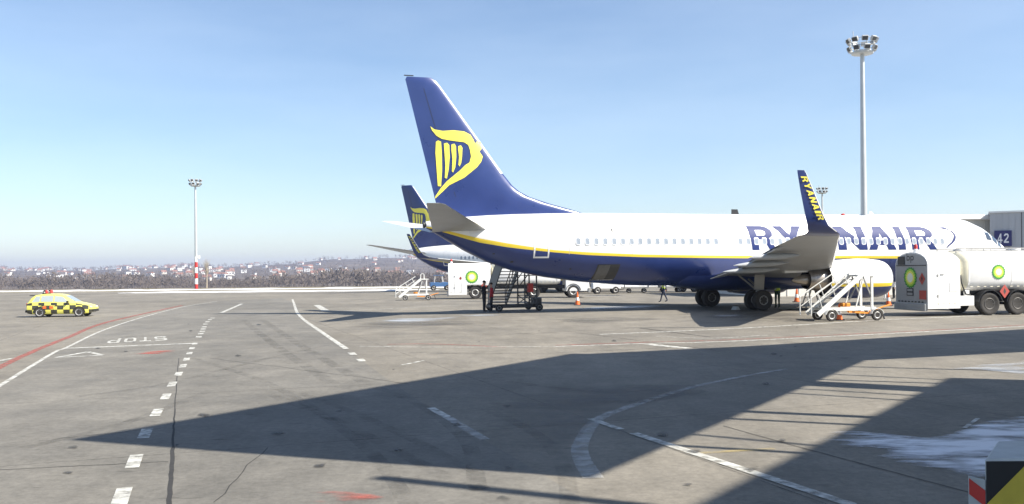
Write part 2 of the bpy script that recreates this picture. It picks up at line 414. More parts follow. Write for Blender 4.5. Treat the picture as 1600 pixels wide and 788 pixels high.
def strip(name, pts, width, z, m, parent, kind=None, taper=None):
    """painted line: a sheet of the given width along pts, z above the apron"""
    pts = [Vector((p[0], p[1], 0)) for p in pts]; mb = MB(); L, Rr = [], []
    for i, p in enumerate(pts):
        a = pts[max(0, i - 1)]; b = pts[min(len(pts) - 1, i + 1)]; d = (b - a).normalized(); n = Vector((-d.y, d.x, 0))
        w = (width if taper is None else width + (taper - width) * i / (len(pts) - 1)) / 2
        L.append((p.x + n.x * w, p.y + n.y * w, z)); Rr.append((p.x - n.x * w, p.y - n.y * w, z))
    mb.loft([L, Rr], closed=False)
    o = mb.build(name, m, parent, recalc=False)
    for f in o.data.polygons:
        if f.normal.z < 0: f.flip()
    if kind: tag(o, kind=kind)
    return o
def smooth_path(pts, n=6):
    pts = [Vector((p[0], p[1], 0)) for p in pts]; out = []
    for i in range(len(pts) - 1):
        p0, p1, p2, p3 = pts[max(0, i - 1)], pts[i], pts[i + 1], pts[min(len(pts) - 1, i + 2)]
        for k in range(n):
            t = k / n
            out.append(0.5 * ((2 * p1) + (p2 - p0) * t + (2 * p0 - 5 * p1 + 4 * p2 - p3) * t * t + (3 * p1 - p0 - 3 * p2 + p3) * t ** 3))
    return out + [pts[-1]]
G = lambda l: [gp(*p) for p in l]

# service road sheet between the edge lines
left_edge = smooth_path(G([(-160, 706), (-60, 641), (0, 603), (85, 551), (105, 543), (160, 517), (220, 497), (285, 480), (340, 471)]))
right_edge = smooth_path(G([(440, 466), (460, 475), (475, 500), (505, 521), (540, 545), (600, 589), (670, 637), (757, 688)])) + [Vector((0.9, 8.4, 0)), Vector((2.2, 4.5, 0))]
mb = MB()
poly = [(p.x, p.y) for p in left_edge] + [(p.x, p.y) for p in right_edge] + [(2.2, -40), (-30, -40), (-30, 5)]
vs_, tr = tess([poly]); mb.add([(x, y, 0.004) for x, y in vs_], tr)
road = mb.build('service_road', 'road_asphalt', recalc=False)
for f in road.data.polygons:
    if f.normal.z < 0: f.flip()
tag(road, kind='structure')

strip('edge_line', left_edge, 0.11, 0.008, 'line_white', ground)
strip('red_line', smooth_path(G([(-120, 640), (0, 574), (60, 546), (110, 526), (150, 509), (200, 496), (285, 477.5)])), 0.20, 0.007, 'line_red', ground, taper=0.26)
strip('short_line', G([(-30, 570), (19, 560.5)]), 0.14, 0.008, 'line_white', ground)
strip('stop_line', G([(100, 545), (305, 537)]), 0.30, 0.010, 'line_white', ground)
strip('give_way_base', G([(88, 559.5), (160, 555.5)]), 0.16, 0.010, 'line_white', ground)
strip('give_way_side', G([(160, 555.5), (137, 550.5)]), 0.16, 0.011, 'line_white', ground)
strip('give_way_side', G([(137, 550.5), (88, 559.5)]), 0.16, 0.012, 'line_white', ground)
# dashes of the road edge, all one size
d0, d1 = gp(190, 777.6), gp(300, 544.8); dd = (d1 - d0) / 10; wd = gp(212, 720) - gp(190, 720)
dash_pts = [(190, 777.6), (210, 721.9), (227, 678.5), (245, 645.4), (259, 620.6), (269, 601.2), (279, 585), (286, 572.4), (291.5, 562), (296, 552.6), (300, 544.8), (304.5, 537.6),
            (310.5, 527), (313.5, 522), (316, 518.4), (317.5, 514.7), (319, 511.4), (321, 507), (324, 503.5), (328, 500), (332, 497.5)]
for i, (x, y) in enumerate(dash_pts):
    c = gp(x, y); a = gp(*dash_pts[max(0, i - 1)]); b = gp(*dash_pts[min(len(dash_pts) - 1, i + 1)]); d = (b - a).normalized()
    L = 0.82 if i < 12 else 0.75
    strip('dash', [c - d * L / 2, c + d * L / 2], 0.16 if i < 12 else 0.2, 0.012, 'line_white', ground)
strip('lane_line', smooth_path(G([(346, 489), (362, 482), (378, 475)])), 0.22, 0.008, 'line_white', ground)
strip('curved_line', smooth_path(G([(457, 468), (460, 477), (464, 488), (475, 500), (505, 521), (541, 545.5)])), 0.17, 0.009, 'line_white', ground)
for x, y in ((550.5, 553.5), (564, 563.5)):
    c = gp(x, y); d = (gp(564, 563.5) - gp(541, 545.5)).normalized()
    strip('dash', [c - d * 0.36, c + d * 0.36], 0.2, 0.012, 'line_white', ground)
strip('lane_line', G([(673, 638), (703, 655)]), 0.15, 0.009, 'line_white', ground)
strip('lane_line', G([(703, 655), (758, 688)]), 0.15, 0.009, 'worn_white', ground)
strip('short_line', G([(495, 477), (509, 486)]), 0.45, 0.008, 'line_white', ground)
strip('curved_line', smooth_path(G([(1230, 577), (1170, 587), (1080, 606), (990, 634), (935, 656), (909, 690), (908, 715), (927, 748)])), 0.13, 0.008, 'worn_white', ground, taper=0.24)
strip('straight_line', G([(922, 655), (970, 672)]), 0.13, 0.011, 'line_white', ground)
strip('straight_line', G([(990, 678), (1330, 790)]), 0.15, 0.011, 'line_white', ground)
strip('yellow_line', smooth_path(G([(1095, 709), (1140, 706), (1210, 702)])), 0.10, 0.009, 'line_yellow', ground)
strip('thin_line', smooth_path(G([(937, 523), (1080, 517), (1200, 511), (1385, 500), (1480, 496), (1620, 489)])), 0.20, 0.008, 'line_white', ground)
strip('thin_line', smooth_path(G([(868, 542), (1000, 537.5), (1160, 533), (1480, 517), (1620, 509)])), 0.16, 0.008, 'line_white', ground)
strip('thin_red_line', smooth_path(G([(868, 540), (1000, 535.5), (1160, 530.5), (1480, 515), (1620, 507)])), 0.14, 0.007, 'line_red', ground)
strip('thin_red_line', smooth_path(G([(605, 538.5), (680, 538), (790, 543)])), 0.12, 0.007, 'line_red', ground)
strip('thin_line', smooth_path(G([(562, 541.5), (680, 543), (868, 542)])), 0.10, 0.008, 'line_white', ground)
strip('thin_line', smooth_path(G([(1025, 526), (1110, 529), (1200, 524)])), 0.09, 0.008, 'line_white', ground)
strip('short_line', G([(1012, 538.5), (1076, 545)]), 0.34, 0.010, 'line_white', ground)
strip('thin_line', G([(628, 571), (662, 564)]), 0.10, 0.008, 'line_white', ground)
strip('thin_line', smooth_path(G([(470, 490), (560, 485), (720, 477)])), 0.16, 0.006, 'line_white', ground)
strip('thin_line', smooth_path(G([(200, 486), (285, 484), (345, 483)])), 0.16, 0.008, 'line_white', ground)
strip('thin_line', smooth_path(G([(690, 471), (800, 468), (960, 462)])), 0.25, 0.006, 'line_white', ground)
strip('short_line', G([(1507, 670), (1528, 655)]), 0.06, 0.013, 'line_white', ground)
strip('thin_line', G([(800, 612), (965, 628)]), 0.05, 0.007, 'line_white', ground) if False else None

# STOP, painted for drivers who come the other way (so it stands on its head here)
Pq = [gp(166, 537), gp(262, 532), gp(259, 526), gp(172, 530)]     # near-left, near-right, far-right, far-left
mbS = MB(); sl = [('P', 0.00, 0.20), ('O', 0.27, 0.47), ('T', 0.53, 0.72), ('S', 0.78, 1.0)]
for ch, u0, u1 in sl:
    def fn(x, y, u0=u0, u1=u1):
        u = u0 + (1 - x) * (u1 - u0); v = 1 - y
        q = (Pq[0] * (1 - u) + Pq[1] * u) * (1 - v) + (Pq[3] * (1 - u) + Pq[2] * u) * v
        return (q.x, q.y, 0.010)
    o = bm_to_mb(glyph_bm(ch), fn).build('painted_letter', 'line_white', ground, recalc=False)
    for f in o.data.polygons:
        if f.normal.z < 0: f.flip()

# slab joints and cracks: thin dark sealed seams
def jag(a, b, n, amp):
    a, b = gp(*a), gp(*b); d = (b - a); nrm = Vector((-d.y, d.x, 0)).normalized()
    return [a + d * (k / n) + nrm * random.uniform(-amp, amp) for k in range(n + 1)]
strip('slab_joint', jag((263, 800), (270, 700), 14, 0.008), 0.05, 0.0065, 'joint', ground)
strip('slab_joint', jag((270, 700), (273, 640), 10, 0.008), 0.035, 0.0065, 'joint', ground, taper=0.02)
strip('slab_joint', jag((273, 640), (279, 560), 8, 0.01), 0.016, 0.0065, 'joint', ground)
strip('slab_joint', jag((-20, 736), (263, 722), 30, 0.015), 0.02, 0.0062, 'joint', ground)
strip('slab_joint', jag((1130, 666), (1230, 694), 8, 0.006), 0.016, 0.006, 'joint', ground)
strip('slab_joint', jag((1230, 694), (1550, 780), 20, 0.006), 0.016, 0.006, 'joint', ground)
strip('slab_joint', jag((1000, 513), (1110, 527), 8, 0.02), 0.06, 0.006, 'joint', ground)

# faint sealed slab joints, 6 m grid, parallel to the main seam
jd = (gp(275, 600) - gp(266, 760)).normalized(); jn = Vector((jd.y, -jd.x, 0)); jo = gp(268, 740)
for k in range(-4, 9):
    if k == 0: continue
    strip('slab_joint', [jo + jn * 6 * k - jd * 4, jo + jn * 6 * k + jd * 22, jo + jn * 6 * k + jd * 60], .022, 0.0058, 'faint_joint', ground)
for k in range(0, 9):
    a = jo + jd * (1.2 + 6 * k); strip('slab_joint', [a - jn * 30, a, a + jn * 26, a + jn * 50], .024, 0.0060, 'faint_joint', ground)

def patch(name, pts, m, z, parent=None, kind='stuff', n=40, rimdepth=0.55):
    """irregular thin layer; 'rim' fades it towards its outline"""
    pts = [Vector((p.x, p.y, 0)) for p in smooth_path(G(pts + [pts[0]]), 5)[:-1]]
    c = sum(pts, Vector()) / len(pts); rings = [0.0, 0.3, 0.55, 0.75, 0.9, 1.0]
    v = [(c.x, c.y, z)]; rim = [0.12]; f = []; N = len(pts)
    for r in rings[1:]:
        for p in pts:
            q = c + (p - c) * r; v.append((q.x, q.y, z)); rim.append(0.12 - rimdepth * max(0, (r - 0.3) / 0.7) ** 2)
    for k in range(N): f.append((0, 1 + k, 1 + (k + 1) % N))
    for i in range(len(rings) - 2):
        for k in range(N):
            a = 1 + i * N; f.append((a + k, a + N + k, a + N + (k + 1) % N, a + (k + 1) % N))
    me = bpy.data.meshes.new(name); me.from_pydata(v, [], f); me.materials.append(M[m])
    at = me.attributes.new('rim', 'FLOAT', 'POINT'); at.data.foreach_set('value', rim)
    o = bpy.data.objects.new(name, me); col.objects.link(o); o.parent = parent
    for p in me.polygons:
        if p.normal.z < 0: p.flip()
    if parent is None: tag(o, kind=kind)
    return o
patch('snow_patch', [(1262, 688), (1300, 672), (1380, 682), (1470, 680), (1530, 660), (1600, 650), (1780, 645), (1780, 760), (1600, 778), (1480, 745), (1370, 716)], 'thin_snow', 0.016, rimdepth=.34)
patch('snow_patch', [(1455, 577), (1520, 570), (1640, 562), (1640, 592), (1590, 588), (1520, 580)], 'ice', 0.016)
patch('ice_patch', [(560, 503), (600, 498), (700, 496), (740, 494), (700, 503), (620, 507)], 'ice', 0.015)
patch('ice_patch', [(870, 482), (960, 478), (1060, 476), (1050, 480), (960, 484), (880, 487)], 'ice', 0.015)
patch('ice_patch', [(1100, 494), (1130, 491), (1170, 492), (1165, 496), (1120, 497)], 'ice', 0.017)
patch('ice_patch', [(700, 494), (760, 491), (800, 492), (760, 496)], 'ice', 0.015)
patch('dark_patch', [(1060, 492), (1130, 484), (1250, 484), (1300, 494), (1250, 503), (1150, 504), (1080, 501)], 'dark_patch', 0.013)  # wet ground with the wing's shadow painted into the same dark colour
patch('dark_patch', [(480, 512), (560, 503), (760, 500), (760, 508), (600, 516)], 'dark_patch', 0.013)  # this and the next two: darker broken patches fading towards their rims
patch('dark_patch', [(820, 500), (920, 495), (1060, 494), (1050, 502), (940, 508), (850, 506)], 'dark_patch', 0.013)
patch('dark_patch', [(680, 660), (800, 600), (1100, 590), (1180, 600), (960, 650), (880, 720), (760, 730)], 'dark_patch', 0.0135)
patch('red_scuff', [(440, 776), (500, 764), (600, 770), (640, 782), (560, 800), (450, 800)], 'worn_red', 0.014)
patch('red_scuff', [(178, 556), (230, 549), (290, 546), (286, 551), (230, 556)], 'worn_red', 0.014)

# rubber marks and oil stains
def worn_strip(name, pts, w, m, z):
    o = strip(name, smooth_path(G(pts)), w, z, m, ground); return o
for k, (pts, w) in enumerate((([(425, 618), (520, 655), (610, 700), (700, 748)], .20), ([(470, 615), (560, 648), (650, 690), (745, 738)], .18), ([(590, 606), (650, 630), (700, 662), (735, 700), (745, 760)], .22), ([(300, 560), (420, 600), (560, 690), (640, 790)], .2),
        ([(700, 585), (800, 598), (930, 612), (1040, 606)], .25), ([(760, 640), (840, 680), (880, 730), (890, 790)], .2), ([(380, 500), (430, 540), (520, 600)], .3), ([(410, 500), (470, 540), (570, 598)], .3), ([(600, 520), (800, 522), (1000, 512)], .4), ([(640, 552), (860, 552), (1100, 540)], .3), ([(1040, 502), (1150, 505), (1300, 505), (1420, 500)], .35), ([(120, 620), (260, 600), (420, 560), (560, 530)], .22), ([(40, 700), (200, 660), (330, 610)], .2))):
    worn_strip('tyre_mark', pts, w, 'rubber', 0.0048 + .0001 * k)
ro = random.Random(5)
for k in range(34):
    px = ro.uniform(20, 1250); py = ro.choice((ro.uniform(500, 560), ro.uniform(560, 785), ro.uniform(700, 786)))
    r_px = ro.uniform(6, 22) * (py - 424) / 300; c = [(px + r_px * math.cos(a) * ro.uniform(.6, 1.3), py + r_px * .28 * math.sin(a) * ro.uniform(.6, 1.3)) for a in [2 * math.pi * j / 7 for j in range(7)]]
    patch('stain', c, 'oil_stain', 0.0145 + .0001 * k, parent=ground)
for a, b, n in (((330, 786), (420, 700), 8), ((60, 690), (260, 668), 12), ((330, 560), (640, 600), 20), ((900, 520), (1120, 548), 14)):
    strip('crack', jag(a, b, n, 0.05), 0.012 if a[1] > 650 else .022, 0.0062, 'joint', ground)

# snow: cleared banks along the far edge of the apron
def bank(x0, x1, y, w, h, seed):
    rnd = random.Random(seed); mb = MB(); rows = []; n = max(8, int((x1 - x0) / 3))
    for k in range(n + 1):
        t = k / n; x = x0 + (x1 - x0) * t; e = min(1, 6 * t, 6 * (1 - t)); hh = h * e * rnd.uniform(0.6, 1.15); yy = y + rnd.uniform(-.4, .4)
        zb = land_z(x, yy) - 0.02
        rows.append([(x, yy - w / 2 * max(.1, e), zb), (x, yy - w * .28, zb + hh * .75), (x, yy + rnd.uniform(-.2, .2), zb + hh), (x, yy + w * .3, zb + hh * .7), (x, yy + w / 2 * max(.1, e), zb)])
    mb.loft(rows, closed=False, cap0=True, cap1=True)
    return tag(mb.build('snow_bank', 'snow', smooth=60), kind='stuff')
bank(-52, -8, 116, 8, 0.14, 1)
bank(-82, -66, 112, 4, 0.16, 2)
bank(-170, 60, 158, 4, 0.28, 4)
bank(0, 140, 128, 6, 0.6, 6)

# bare woodland beyond the field: one mass nobody could count
rnd = random.Random(11)
def bare_tree(mb, x, y, z, h, rnd, mi=0, twigs=46):
    w = h * rnd.uniform(0.28, 0.42)
    mb.add([(x - .14, y, z - .5), (x + .14, y, z - .5), (x + .08, y, z + h * .75), (x - .08, y, z + h * .75)], [(0, 1, 2, 3)], mi)
    mb.add([(x, y - .22, z - .5), (x, y + .22, z - .5), (x, y + .08, z + h * .75), (x, y - .08, z + h * .75)], [(0, 1, 2, 3)], mi)
    for _ in range(twigs):
        t = rnd.random(); a = rnd.uniform(0, 6.283); r0 = rnd.uniform(0, .5) * w; zz = z + h * (0.22 + .55 * t)
        bx, by = x + math.cos(a) * r0, y + math.sin(a) * r0
        L = rnd.uniform(.15, .34) * h; a2 = a + rnd.uniform(-.7, .7); up = rnd.uniform(.35, 1.0)
        tx, ty, tz = bx + math.cos(a2) * L * .6, by + math.sin(a2) * L * .6, zz + L * up
        s = rnd.uniform(.05, .17)
        mb.add([(bx - s, by, zz), (bx + s, by + s, zz + .2), (tx, ty, tz), (tx - s * 1.5, ty, tz - L * .35)], [(0, 1, 2, 3)], mi)
wood = MB()
for k in range(1300):
    y = rnd.uniform(500, 660); x = rnd.uniform(-.75, .32) * y
    bare_tree(wood, x, y, land_z(x, y), rnd.uniform(5.5, 10.0) * (1 + .22 * math.sin(x * .045) + .16 * math.sin(x * .019 + 2)), rnd, twigs=40)
for k in range(260):       # scrub at the foot
    y = rnd.uniform(490, 520); x = rnd.uniform(-.75, .32) * y
    bare_tree(wood, x, y, land_z(x, y) - 1, rnd.uniform(3.5, 6.5), rnd, twigs=22)
tag(wood.build('woodland', 'wood_bark', recalc=False), kind='stuff')
hw = MB()
for k in range(1500):
    y = rnd.uniform(760, 2550); x = rnd.uniform(-.72, .25) * y
    bare_tree(hw, x, y, land_z(x, y), rnd.uniform(7, 13), rnd, twigs=12)
tag(hw.build('hillside_woodland', 'wood_bark', recalc=False), kind='stuff')
for (x, y, h) in ((-150, 440, 15.5), (-160, 452, 12.5)):
    t = empty('bare_tree', (x, y, land_z(x, y)))
    tr_ = MB(); tr_.tube((0, 0, -.3), (0.2, 0, h * .45), .38, .2); tr_.tube((.2, 0, h * .45), (-.6, .2, h * .8), .18, .06); tr_.tube((.2, 0, h * .4), (1.4, -.2, h * .78), .18, .06)
    tr_.build('trunk', 'pale_bark', t)
    cr = MB()
    for k in range(70):
        a = rnd.uniform(0, 6.283); s = rnd.uniform(.3, 2.2); zb = h * rnd.uniform(.42, .72)
        p = Vector((.3 * s * math.cos(a), .3 * s * math.sin(a), zb)); q = p + Vector((math.cos(a) * s * .8, math.sin(a) * s * .8, rnd.uniform(.12, .3) * h))
        cr.tube(p, q, .07, .02, 4)
    cr.build('crown', 'pale_bark', t, recalc=False)
    tag(t, 'tall pale bare tree in front of the brown woods' if h > 14 else 'shorter pale bare tree in front of the brown woods', 'tree')

# houses scattered over the hillside
def house_mesh(w, d, h, rh, wall, roof, nm):
    mb = MB(); mb.box((0, 0, h / 2 - .6), (w, d, h + 1.2), mi=0)
    mb.add([(-w / 2 - .4, -d / 2 - .4, h - .1), (w / 2 + .4, -d / 2 - .4, h - .1), (w / 2 + .4, d / 2 + .4, h - .1), (-w / 2 - .4, d / 2 + .4, h - .1), (-w / 2 - .4, 0, h + rh), (w / 2 + .4, 0, h + rh)],
           [(0, 1, 5, 4), (2, 3, 4, 5), (0, 4, 3), (1, 2, 5), (0, 3, 2, 1)], 1)
    for k in (-1, 0, 1): mb.box((k * w * .3, -d / 2 - .02, h * .55), (w * .13, .1, h * .3), mi=2)
    mb.box((w * .22, .6, h + rh), (.7, .7, 1.6), mi=1)
    return mb.build(nm, [wall, roof, 'window_glass'])
protos = [(house_mesh(10, 8, 5, 3.2, 'house_wall', 'house_roof', 'house'), 'cream house under a red gable roof on the hillside', 'cream houses on the hillside'),
          (house_mesh(9, 8, 6, 3, 'house_wall_white', 'house_roof_dark', 'house'), 'white house under a dark gable roof on the hillside', 'white houses on the hillside'),
          (house_mesh(14, 9, 7, 2.2, 'house_wall_white', 'house_roof', 'house'), 'long white block under a low red roof on the hillside', 'long white blocks on the hillside')]
used = [False] * 3
for k in range(210):
    y = rnd.uniform(1250, 2500) if k > 40 else rnd.uniform(950, 1250); u = rnd.uniform(-.62, -.04) if rnd.random() < .9 else rnd.uniform(-.04, .1)
    x = u * y; i = rnd.choice((0, 0, 1, 1, 2)); pr, lab, grp = protos[i]
    if used[i]: o = pr.copy(); col.objects.link(o)
    else: o = pr; used[i] = True
    o.location = (x, y, land_z(x, y)); o.rotation_euler = (0, 0, rnd.uniform(-.9, .9)); s = rnd.uniform(.55, .95); o.scale = (s, s, s)
    tag(o, lab, 'house', grp)

# ---------------------------------------------------------------- airliner (x: metres aft of the nose, y: to starboard, z: up)
def A(x, y, z): return (19.7 - x, -y, z)
def interp(tab, x):
    if x <= tab[0][0]: return tab[0][1:]
    for a, b in zip(tab, tab[1:]):
        if x <= b[0]:
            t = (x - a[0]) / (b[0] - a[0]); return tuple(p + (q - p) * t for p, q in zip(a[1:], b[1:]))
    return tab[-1][1:]
#        x      top   bottom half-w  widest z
FUS = [(0.0, 2.93, 2.77, 0.08, 2.85), (0.15, 3.22, 2.50, 0.42, 2.86), (0.37, 3.50, 2.28, 0.68, 2.88), (0.8, 3.86, 2.00, 1.00, 2.92), (1.23, 4.12, 1.83, 1.22, 2.98),
       (1.74, 4.47, 1.69, 1.43, 3.08), (2.49, 4.90, 1.56, 1.63, 3.22), (3.49, 5.27, 1.46, 1.78, 3.36), (4.5, 5.45, 1.41, 1.85, 3.43), (6.0, 5.51, 1.39, 1.88, 3.47),
       (25.0, 5.51, 1.39, 1.88, 3.47), (26.5, 5.51, 1.44, 1.88, 3.48), (28.06, 5.51, 1.56, 1.87, 3.52), (29.6, 5.50, 1.70, 1.84, 3.57), (31.46, 5.46, 1.95, 1.74, 3.66), (33.3, 5.40, 2.33, 1.56, 3.78),
       (34.7, 5.33, 2.80, 1.32, 3.98), (36.0, 5.23, 3.44, 1.02, 4.28), (37.0, 5.12, 4.03, 0.66, 4.54), (37.7, 5.03, 4.45, 0.38, 4.73), (38.02, 4.97, 4.62, 0.24, 4.79)]
STR = [(0.0, 2.62, 2.78), (3.0, 2.70, 2.85), (10, 2.83, 2.98), (20, 2.90, 3.04), (22.7, 2.93, 3.07), (26.5, 3.00, 3.14), (29.5, 3.12, 3.27), (31.7, 3.30, 3.42), (33.8, 3.54, 3.74), (35.5, 3.84, 4.06), (37.9, 4.62, 4.70)]
def half_y(x, z):
    top, bot, w, zc = interp(FUS, x)
    r = (z - zc) / ((top - zc) if z > zc else (zc - bot))
    return w * math.sqrt(max(0, 1 - r * r))
def fus_ring(x, NT=14, NBm=12):
    top, bot, w, zc = interp(FUS, x); zl, zu = interp(STR, x)
    zl = min(max(zl, bot + .02), top - .06); zu = min(max(zu, zl + .02), top - .02)
    def ang(z):
        r = (z - zc) / ((top - zc) if z > zc else (zc - bot)); return math.acos(max(-1, min(1, r)))
    au, al = ang(zu), ang(zl)
    an = [au * k / NT for k in range(NT)] + [au] + [al + (math.pi - al) * k / NBm for k in range(NBm + 1)]
    pt = [(w * math.sin(t), zc + ((top - zc) if math.cos(t) > 0 else (zc - bot)) * math.cos(t)) for t in an]
    right = pt; left = [(-y, z) for y, z in pt[-2:0:-1]]
    return [A(x, y, z) for y, z in right + left], NT, NBm

def glyph_on_side(ch, xa, xf, z0, z1, slant, off=0.012):
    """letter from xa (aft edge) to xf (front edge) laid on the curved starboard side"""
    def fn(u, v):
        x = xa + (xf - xa) * u - 0.0; z = z0 + (z1 - z0) * v
        x += slant * (v - 0.0)
        return A(x, half_y(x, z) + off, z)
    return bm_to_mb(glyph_bm(ch, 14), fn)

HARP = [(37.74, 10.01), (37.53, 9.85), (37.08, 9.78), (36.51, 9.83), (35.93, 9.79), (35.58, 9.63), (35.41, 9.36), (35.33, 9.16), (35.18, 9.31), (35.0, 9.28), (34.95, 9.09), (34.99, 8.86), (35.1, 8.74), (34.92, 8.47), (35.02, 8.18), (35.25, 7.89), (35.6, 7.6), (35.96, 7.31), (36.42, 7.08), (36.77, 6.9), (37.11, 6.56), (37.51, 6.19), (37.48, 6.33), (37.22, 6.73), (36.88, 7.12), (36.53, 7.41), (36.18, 7.7), (35.89, 7.99), (35.66, 8.13), (35.57, 8.45), (35.62, 8.79), (35.71, 9.07), (35.94, 9.21), (36.28, 9.24), (36.74, 9.29), (37.14, 9.36), (37.42, 9.52), (37.65, 9.79)]
STRINGS = [[(37.45, 9.2), (37.34, 9.27), (37.18, 9.21), (37.14, 8.63), (37.13, 7.74), (37.19, 6.84), (37.36, 6.86), (37.42, 7.73), (37.48, 8.62)], [(37.03, 9.11), (36.86, 9.16), (36.74, 9.04), (36.72, 8.42), (36.78, 7.74), (36.88, 7.26), (36.99, 7.29), (36.96, 7.96), (37.0, 8.64)], [(36.63, 9.07), (36.46, 9.12), (36.38, 8.97), (36.37, 8.43), (36.43, 7.86), (36.55, 7.58), (36.61, 7.66), (36.58, 8.31), (36.63, 8.76)], [(36.26, 8.99), (36.12, 9.04), (36.03, 8.91), (36.06, 8.44), (36.11, 8.1), (36.2, 7.91), (36.26, 8.0), (36.22, 8.43), (36.27, 8.82)]]
FHARP = [(6.75, 4.72), (6.5, 4.73), (6.24, 4.75), (6.06, 4.68), (5.91, 4.56), (5.76, 4.48), (5.71, 4.56), (5.67, 4.44), (5.57, 4.25), (5.58, 4.11), (5.71, 3.9), (5.92, 3.73), (6.17, 3.59), (6.34, 3.45), (6.38, 3.49), (6.22, 3.66), (5.96, 3.83), (5.79, 4.04), (5.69, 4.22), (5.72, 4.35), (5.87, 4.48), (6.04, 4.58), (6.25, 4.63), (6.5, 4.66)]

FINLE = [(4.9, 28.6), (5.42, 28.9), (5.7, 29.9), (6.0, 31.1), (6.35, 32.25), (6.65, 32.85), (6.97, 33.24), (7.6, 33.76), (9.52, 35.19), (12.2, 37.2), (12.45, 37.42), (12.6, 37.65)]
def fin_le(z): return interp([(a, b) for a, b in FINLE], z)[0]
def fin_te(z): return 37.28 + (z - 5.2) * 0.242
def airfoil(u):    # 0 at the leading edge, 1 at the trailing edge
    return 1.48 * math.sqrt(max(u, 0)) - 0.63 * u - 1.758 * u * u + 1.42 * u ** 3 - 0.512 * u ** 4
def fin_half(x, z):
    le, te = fin_le(z), fin_te(z); c = te - le
    lm = 33.24 - (6.97 - z) * 0.745 if z < 6.97 else le
    base = 0.115 * min(te - lm, 6.2) * 0.5
    u = (x - le) / c
    return max(0.012, base * 1.9 * airfoil(max(0, min(1, u))) * (1 if z > 6.97 else 0.62 + .38 * max(0, (z - 5.2) / 1.77)))

def wing_like(sections, mats, name, parent, thick, nch=12, mfun=None, smooth=40):
    """sections: (y_lateral, z, le_x, te_x, thickness factor) -> lofted aerofoil skin"""
    rings = []
    us = [0, .02, .06, .13, .24, .38, .54, .7, .85, 1.0]
    for (y, z, le, te, tf) in sections:
        c = te - le; ring = []
        for u in us: ring.append(A(le + u * c, y, z + thick * tf * c * airfoil(u) * 0.55))
        for u in us[-2:0:-1]: ring.append(A(le + u * c, y, z - thick * tf * c * airfoil(u) * 0.45))
        rings.append(ring)
    mb = MB(); mb.loft(rings, 0, True, True, True, mfun)
    return mb.build(name, mats, parent, smooth)

def wheel(parent, c, r, w, name='wheel', rim_m='rim', n=24, hub=0.5):
    """axis along local y; tyre + rim as sub-parts when the wheel is itself a part"""
    t = MB(); hw = w / 2
    t.lathe([(-hw * .7, r * hub * 1.02), (-hw * .92, r * .72), (-hw, r * .86), (-hw * .86, r * .96), (-hw * .5, r), (hw * .5, r), (hw * .86, r * .96), (hw, r * .86), (hw * .92, r * .72), (hw * .7, r * hub * 1.02)], c, 'y', n)
    o = t.build(name, 'tyre', parent, 40)
    h = MB(); h.lathe([(-hw * .62, .001), (-hw * .62, r * hub * .35), (-hw * .45, r * hub * .55), (-hw * .8, r * hub * .95), (-hw * .7, r * hub * 1.05), (hw * .7, r * hub * 1.05), (hw * .8, r * hub * .95), (hw * .45, r * hub * .55), (hw * .62, r * hub * .35), (hw * .62, .001)], c, 'y', n)
    for k in range(6):
        a = k * math.pi / 3
        for s in (-1, 1): h.box((c[0] + math.cos(a) * r * hub * .72, c[1] + s * hw * .6, c[2] + math.sin(a) * r * hub * .72), (r * .07, w * .12, r * .07))
    h.build('rim', rim_m, o, 30)
    return o

